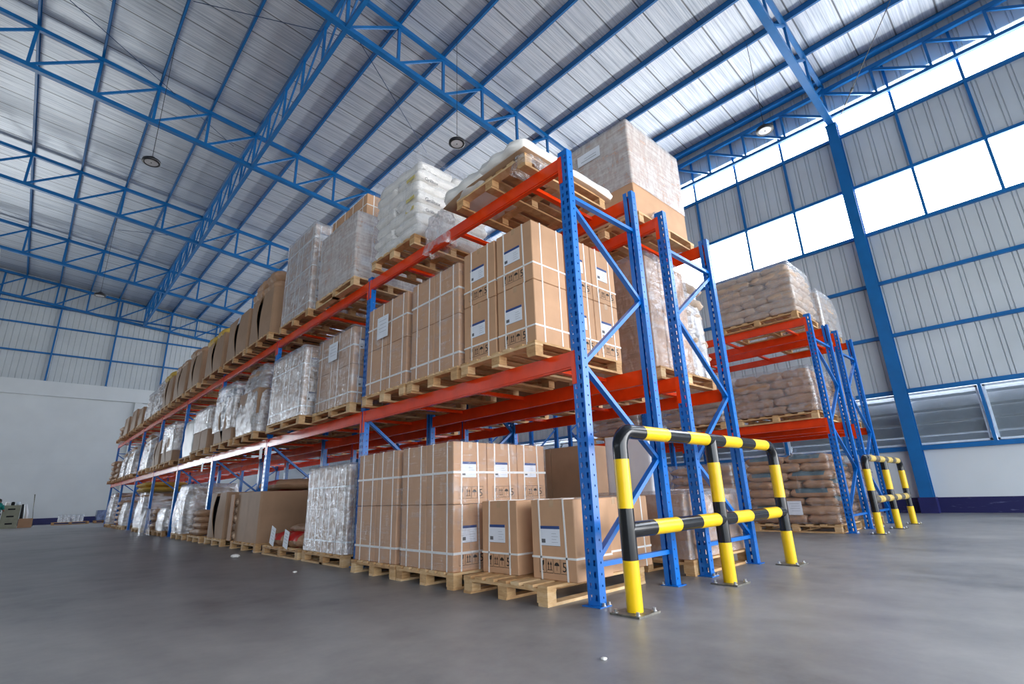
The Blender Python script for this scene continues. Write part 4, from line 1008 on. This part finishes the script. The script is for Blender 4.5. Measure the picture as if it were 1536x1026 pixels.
def rack_right():
    x5, y5 = 7.24, .15
    rack('shorter looking blue and orange rack row to the right, nearer row', x5, y5, 4, False)
    rack('shorter looking blue and orange rack row to the right, nearest the wall', x5 + D + G, y5, 4, True)
    X = x5 - .1; y = .32
    def st(x, y, z, w, nl, h, where, mat, pr, desc, film_, fm, seed, peri=True, lab=None):
        pallet(x, y, z, 'wooden pallet under the sacks %s' % where, w, 1.25, peri)
        sack_stack(x + .0, y, z + .143, x + 1.25, y + w, nl, h, where, mat, pr, desc)
        if film_: wrap('stretch film over the sacks %s' % where, x - .03, y - .03, z + .15, x + 1.28, y + w + .03, z + .143 + nl * h + .05, fm, seed, .02, 14, taper=.06)
    st(X, y, 0, 1.5, 8, .15, 'right rack floor', 'kraft_sack', 'blue_print', 'brown paper', True, 'film_light', 101)
    st(X, y, LV[1], 1.5, 5, .165, 'right rack middle shelf', 'kraft_sack', None, 'brown paper', True, 'film', 102)
    st(X, y, LV[2], 1.55, 7, .15, 'right rack top shelf', 'pale_sack', None, 'pale brown', True, 'film', 103)
    X2 = x5 + D + G - .05
    st(X2, .35, 0, 1.2, 7, .15, 'wall side rack floor', 'kraft_sack', None, 'brown paper', True, 'film', 104)
    st(X2, .35, LV[1], 1.2, 5, .16, 'wall side rack middle shelf', 'kraft_sack', None, 'brown paper', True, 'film', 105)
    st(X2, .35, LV[2], 1.2, 6, .15, 'wall side rack top shelf', 'pale_sack', None, 'pale brown', True, 'film_heavy', 106)
    # second pallets deeper in
    for z, h, nm in ((0, 1.1, 'floor'), (LV[1], 1.0, 'middle shelf'), (LV[2], 1.0, 'top shelf')):
        for q, yy in enumerate((2.05, 4.1)):
            if nm == 'top shelf' : continue
            pallet(X, yy, z, 'right rack %s pallet, %s from the near end' % (nm, ORD[q + 1]), 1.5, 1.25, detail=False)
            n = 6
            for k in range(n): sack(X, yy + .03, z + .143 + k * h / n, X + 1.2, yy + 1.45, z + .143 + (k + 1.12) * h / n, 'brown sack, right rack %s, %s pallet, %s layer' % (nm, ORD[q + 1], ORD[k]), group='deeper sacks, right rack ' + nm + str(q))
            wrap('film over the %s sack pallet, right rack %s' % (ORD[q + 1], nm), X - .03, yy, z + .15, X + 1.23, yy + 1.5, z + .2 + h, 'film', 110 + q, .02, 12, taper=.05)
    paper(X - .035, 1.0, .42, .24, .24, 'white delivery paper on the brown floor sacks of the right rack')

def guard(x, y, label, w, h=1.31, dusty=False):
    D_ = {'yellow': 'yellow_dusty', 'black': 'black_dusty'} if dusty else {'yellow': 'yellow', 'black': 'black'}
    t = thing('guard_rail', label, 'guard rail', (x, y, 0), 'striped rack guard rails')
    r = .057; zt = h - r; rb = .13
    def banded(pts_fn, length, bounds, start='black'):
        pass
    # outer hoop: left post, bend, top rail, bend, right post
    path = []; mats = []
    def seg(p, q, m):
        if not path: path.append(p)
        path.append(q); mats.append(m)
    s = w / 2.95
    zs = [(0, 'yellow'), (.34, 'black'), (.69, 'yellow'), (1.04, 'black')]
    hoop = [(0, 0, 0)]; 
    for z0, z1, m in ((0, .34, 'yellow'), (.34, .69, 'black'), (.69, 1.04, 'yellow'), (1.04, zt - rb, 'black')): seg((0, 0, z0), (0, 0, z1), m)
    for k in range(1, 7):
        a = pi / 2 * k / 6; seg(path[-1], (rb - rb * cos(a), 0, zt - rb + rb * sin(a)), 'black')
    xb = [.31, .67, 1.01, 1.38, 1.70, 2.07, 2.40, 2.76]; xb = [v * s for v in xb]; cur = rb; m = 'black'
    for b in xb: seg(path[-1], (b, 0, zt), D_[m]); m = 'yellow' if m == 'black' else 'black'
    seg(path[-1], (w - rb, 0, zt), D_['black'])
    for k in range(1, 7):
        a = pi / 2 * k / 6; seg(path[-1], (w - rb + rb * sin(a), 0, zt - rb + rb * cos(a)), 'black')
    for z0, m in ((1.04, 'black'), (.69, 'yellow'), (.34, 'black'), (0, 'yellow')): seg(path[-1], (w, 0, z0), m)
    # duplicate ring at colour changes keeps the bands crisp
    def pipe(name, path, mats):
        mb = MB(); mb.tube(path, r, 20, mats=mats, caps=False); return mb.obj(name, parent=t, smooth=True)
    pipe('hoop_pipe', path, mats)
    pth = [(w / 2, 0, z) for z in (0, .34, .69, 1.04, zt)]; pipe('centre_post', pth, ['yellow', 'black', 'yellow', 'black'])
    for i in range(2):
        xs = ([0] if i == 0 else [w / 2]) + [v * s for v in ((.33, .69, 1.04, 1.38) if i == 0 else (1.70, 2.07, 2.43, 2.79))] + ([w / 2] if i == 0 else [w])
        pipe('middle_rail', [(v, 0, .54) for v in xs], [D_[c_] for c_ in ('black', 'yellow', 'black', 'yellow', 'black')])
    for xx in (0, w / 2, w):
        p = MB().box(xx - .13, -.12, 0, xx + .13, .12, .012).obj('base_plate', 'steel', t)
        for a in (-.1, .1):
            for b in (-.09, .09): link('anchor_bolt', BOLTM, p, (xx + a, b, .004))
    return t

def far_corner():
    # things standing by the far wall at the left edge
    t = thing('drawer_cabinet', 'beige three drawer cabinet by the far wall at the left edge', 'cabinet', (-3.80, 35.6, 0))
    MB().box(0, 0, 0, .68, .6, 1.15).obj('carcass', 'cab', t)
    for q in range(3):
        d = MB().box(.04, -.02, .06 + q * .36, .64, 0, .38 + q * .36).obj('drawer', 'cab', t)
        MB().box(.2, -.035, .20 + q * .36, .48, -.018, .27 + q * .36).obj('handle', 'dark', d)
    for i, (x, s, m, nm) in enumerate(((-3.66, .14, 'white_sack', 'white'), (-3.46, .12, 'dark', 'dark'), (-3.25, .14, 'white_frame', 'pale'))):
        tag(shell('small_bag', x - s / 2, 35.7, 1.15, x + s / 2, 35.95, 1.15 + .16, m, 120 + i, .02, 5, bulge=.1), 'small %s bag on top of the drawer cabinet' % nm, 'bag')
    t = thing('carton', 'open brown carton on the floor right of the drawer cabinet', 'carton', (-3.10, 35.9, 0))
    MB().box(0, 0, 0, .56, .02, .46).box(0, .5, 0, .56, .52, .46).box(0, .02, 0, .02, .5, .46).box(.54, .02, 0, .56, .5, .46).box(.02, .02, 0, .54, .5, .02).obj('box', 'carton_b', t)
    tag(MB().tube([(-2.86, 36.15, .03), (-2.84, 36.15, .7), (-2.95, 36.15, 1.18)], [.08, .08, .06], 10).obj('rolled_film', 'white_foam', smooth=True), 'white roll standing upright in the open carton', 'roll')
    tag(MB().tube([(-3.0, 36.5, .02), (-3.06, 36.5, 1.2)], [.09, .05], 8).obj('black_sack', 'dark', smooth=True), 'narrow black bag leaning behind the drawer cabinet', 'bag')
    tag(MB().tube([(-2.50, 36.48, .03), (-2.62, 36.48, 1.0), (-2.68, 36.48, 1.7)], [.015, .013, .03], 8).obj('broom', 'steel', smooth=True), 'thin dark broom leaning upright behind the open carton', 'broom')
    # person at the left edge of the frame
    px, py = -3.98, 34.9
    t = thing('person', 'person in a teal shirt with dark hair beside the drawer cabinet', 'person', (px, py, 0))
    vs = [(0, 0, .95), (0, 0, 1.15), (0, 0, 1.38), (0, 0, 1.47), (0, -.02, 1.58), (.17, 0, 1.36), (.24, -.05, 1.10), (.30, -.25, 1.02), (-.17, 0, 1.36), (-.24, -.05, 1.10), (-.20, -.27, 1.0),
          (.09, 0, .90), (.10, -.03, .50), (.10, .03, .08), (.10, -.10, .04), (-.09, 0, .90), (-.10, -.03, .50), (-.10, .03, .08), (-.10, -.10, .04)]
    es = [(0, 1), (1, 2), (2, 3), (3, 4), (2, 5), (5, 6), (6, 7), (2, 8), (8, 9), (9, 10), (0, 11), (11, 12), (12, 13), (13, 14), (0, 15), (15, 16), (16, 17), (17, 18)]
    rad = [.14, .13, .15, .055, .095, .06, .045, .032, .06, .045, .032, .085, .06, .045, .035, .085, .06, .045, .035]
    vs = [(a * .85, b * .85, c * .85) for a, b, c in vs]; rad = [r_ * .85 for r_ in rad]
    def skinned(name, vs, es, rad, mat, parent, grow=0.):
        me = bpy.data.meshes.new(name); me.from_pydata(vs, es, []); me.materials.append(M[mat]); o = link(name, me, parent)
        md = o.modifiers.new('skin', 'SKIN'); 
        for i, v in enumerate(me.skin_vertices[0].data if me.skin_vertices else []): v.radius = (rad[i] + grow, (rad[i] + grow) * .8)
        s = o.modifiers.new('sub', 'SUBSURF'); s.levels = 1; s.render_levels = 2
        return o
    def sk(name, idx, mat, grow):
        mp = {a: i for i, a in enumerate(idx)}
        return skinned(name, [vs[a] for a in idx], [(mp[a], mp[b]) for a, b in es if a in mp and b in mp], [rad[a] for a in idx], mat, t, grow)
    def skin_add(o_name, vs_, es_, rad_, mat, grow):
        m = MB()
        for a, b in es_: m.tube([vs_[a], vs_[b]], [rad_[a] + grow, rad_[b] + grow], 12)
        return m.obj(o_name, mat, t, smooth=True)
    skin_add('body', vs, es, rad, 'skin', 0)
    ids = [(0, 1), (1, 2), (2, 5), (5, 6), (2, 8), (8, 9)]
    skin_add('shirt', vs, ids, rad, 'teal', .02); skin_add('trousers', vs, [(0, 11), (11, 12), (12, 13), (0, 15), (15, 16), (16, 17)], rad, 'dark', .018)
    MB().tube([(0, .0, 1.27), (0, .02, 1.36), (0, .01, 1.44), (0, 0, 1.47)], [.08, .098, .08, .03], 14).obj('hair', 'hair', t, smooth=True)
    # filmed tins on a pallet by the far wall
    pallet(-1.65, 38.3, 0, 'long low wooden pallet by the far wall left of the racks', 1.0, 1.7, detail=False)
    for q in range(6):
        t = thing('metal_canister', 'pale metal canister on the far wall pallet, %s from the left' % ORD[q], 'canister', (-1.30 + q * .185 + (.06 if q > 2 else 0), 38.7, .143), 'canisters on the far pallet')
        MB().cyl(0, 0, 0, .38, .085, 14).obj('can', 'white_frame', t, auto=True); MB().cyl(0, 0, .38, .40, .06, 14).obj('lid', 'white_frame', t, auto=True)
    wrap('clear film around the canisters by the far wall', -1.41, 38.6, .15, -.22, 38.82, .56, 'film_clear', 130, .01, 10)
    pallet(.35, 38.9, 0, 'wooden pallet by the far wall just left of the rack end', 1.1, 1.0, detail=False)
    tag(MB().cbox(.4, 39.0, .143, 1.2, 39.8, .75, .02).obj('blue_crate', 'foil'), 'pale bluish crate on a pallet beside the far rack end', 'crate')
def bulk_bags():
    for q in range(3):
        tag(shell('bulk_bag', -4.98, 4.5, .0 + q * 1.24, -3.88, 5.55, 1.2 + q * 1.24, 'white_sack', 140 + q, .012, 12, bulge=.03, taper=.06), 'white bulk bag at the very left edge, %s of its stack' % ['bottom', 'middle', 'topmost'][q], 'bulk bag', 'white bulk bags')

def camera_and_light():
    cam = bpy.data.cameras.new('camera'); cam.sensor_width = 36; cam.lens = 757.5 / 1536 * 36; cam.clip_end = 300
    o = bpy.data.objects.new('camera', cam); COL.objects.link(o)
    yaw, pit, rol = radians(46.495), radians(16.877), radians(-1.933)
    f = Vector((cos(yaw) * cos(pit), sin(yaw) * cos(pit), sin(pit))); r = Vector((sin(yaw), -cos(yaw), 0)); u = r.cross(f)
    r2 = r * cos(rol) + u * sin(rol); u2 = -r * sin(rol) + u * cos(rol)
    mt = Matrix((r2, u2, -f)).transposed().to_4x4(); mt.translation = Vector((-3.2497, -2.5785, .8079)); o.matrix_world = mt
    SC.camera = o
    w = bpy.data.worlds.new('sky'); SC.world = w; w.use_nodes = True; nt = w.node_tree; n = nt.nodes; bg = n['Background']
    tc = n.new('ShaderNodeTexCoord'); sp = n.new('ShaderNodeSeparateXYZ'); rp = n.new('ShaderNodeValToRGB')
    nt.links.new(tc.outputs['Generated'], sp.inputs[0]); mr = n.new('ShaderNodeMapRange'); mr.inputs['From Min'].default_value = -1; nt.links.new(sp.outputs['Z'], mr.inputs['Value'])
    nt.links.new(mr.outputs[0], rp.inputs['Fac']); e = rp.color_ramp.elements
    e[0].position = .485; e[0].color = (.95, .93, .88, 1); e[1].position = .515; e[1].color = (.95, .97, 1.0, 1)
    tint = n.new('ShaderNodeValToRGB'); mx_ = n.new('ShaderNodeMapRange'); mx_.inputs['From Min'].default_value = -1; nt.links.new(sp.outputs['X'], mx_.inputs['Value'])
    te = tint.color_ramp.elements; te[0].position = .1; te[0].color = (.80, .90, 1.0, 1); te[1].position = .75; te[1].color = (1, 1, 1, 1); nt.links.new(mx_.outputs[0], tint.inputs['Fac'])
    mm = n.new('ShaderNodeMix'); mm.data_type = 'RGBA'; mm.blend_type = 'MULTIPLY'; mm.inputs[0].default_value = 1
    nt.links.new(rp.outputs['Color'], mm.inputs[6]); nt.links.new(tint.outputs['Color'], mm.inputs[7]); nt.links.new(mm.outputs[2], bg.inputs['Color'])
    ma = n.new('ShaderNodeMath'); ma.operation = 'MULTIPLY_ADD'; ma.inputs[1].default_value = .6
    nt.links.new(sp.outputs['Y'], ma.inputs[0]); nt.links.new(sp.outputs['X'], ma.inputs[2])
    m2 = n.new('ShaderNodeMapRange'); m2.inputs['From Min'].default_value = -1; m2.inputs['From Max'].default_value = 1; m2.inputs['To Min'].default_value = 3.6; m2.inputs['To Max'].default_value = 10.5
    nt.links.new(ma.outputs[0], m2.inputs['Value']); nt.links.new(m2.outputs[0], bg.inputs['Strength'])
    def portal(name, loc, rot, sx, sy):
        l = bpy.data.lights.new(name, 'AREA'); l.shape = 'RECTANGLE'; l.size = sx; l.size_y = sy; l.cycles.is_portal = True
        q = bpy.data.objects.new(name, l); COL.objects.link(q); q.location = loc; q.rotation_euler = rot; return q
    # area lights emit along local -z
    ym = (YN + WY) / 2; yl = WY - YN
    portal('window_portal', (W + .15, ym, 9.05), (0, pi / 2, 0), 1.75, yl)
    portal('window_portal', (W + .15, ym, 12.5), (0, pi / 2, 0), 1.35, yl)
    portal('left_window_portal', (XL - .25, ym, 11.1), (0, -pi / 2, 0), .8, yl)
    portal('far_door_portal', (-9.7, WY + .3, 3.1), (-pi / 2, 0, 0), 7., 6.2)
    portal('near_fill_portal', ((-13 + W) / 2, YN - .3, 3.25), (pi / 2, 0, 0), W + 13, 6.5)  # sky light through the opening added at the near end
    SC.view_settings.view_transform = 'Standard'; SC.view_settings.look = 'None'; SC.view_settings.gamma = 1; SC.view_settings.exposure = 0.45
    c = SC.cycles; c.use_denoising = True; c.max_bounces = 8; c.diffuse_bounces = 5; c.glossy_bounces = 4; c.transparent_max_bounces = 16; c.transmission_bounces = 4
    c.caustics_reflective = False; c.caustics_refractive = False; c.sample_clamp_indirect = 6

build_setting(); build_structure(); build_lamps()
row_one(); row_two(); rack_right()
guard(0, -.3, 'striped black and yellow guard rail in front of the near rack end', 2.95)
guard(7.25, -.2, 'dusty striped guard rail before the right rack end', 2.68, 1.29, True)
bulk_bags()
far_corner()
camera_and_light()
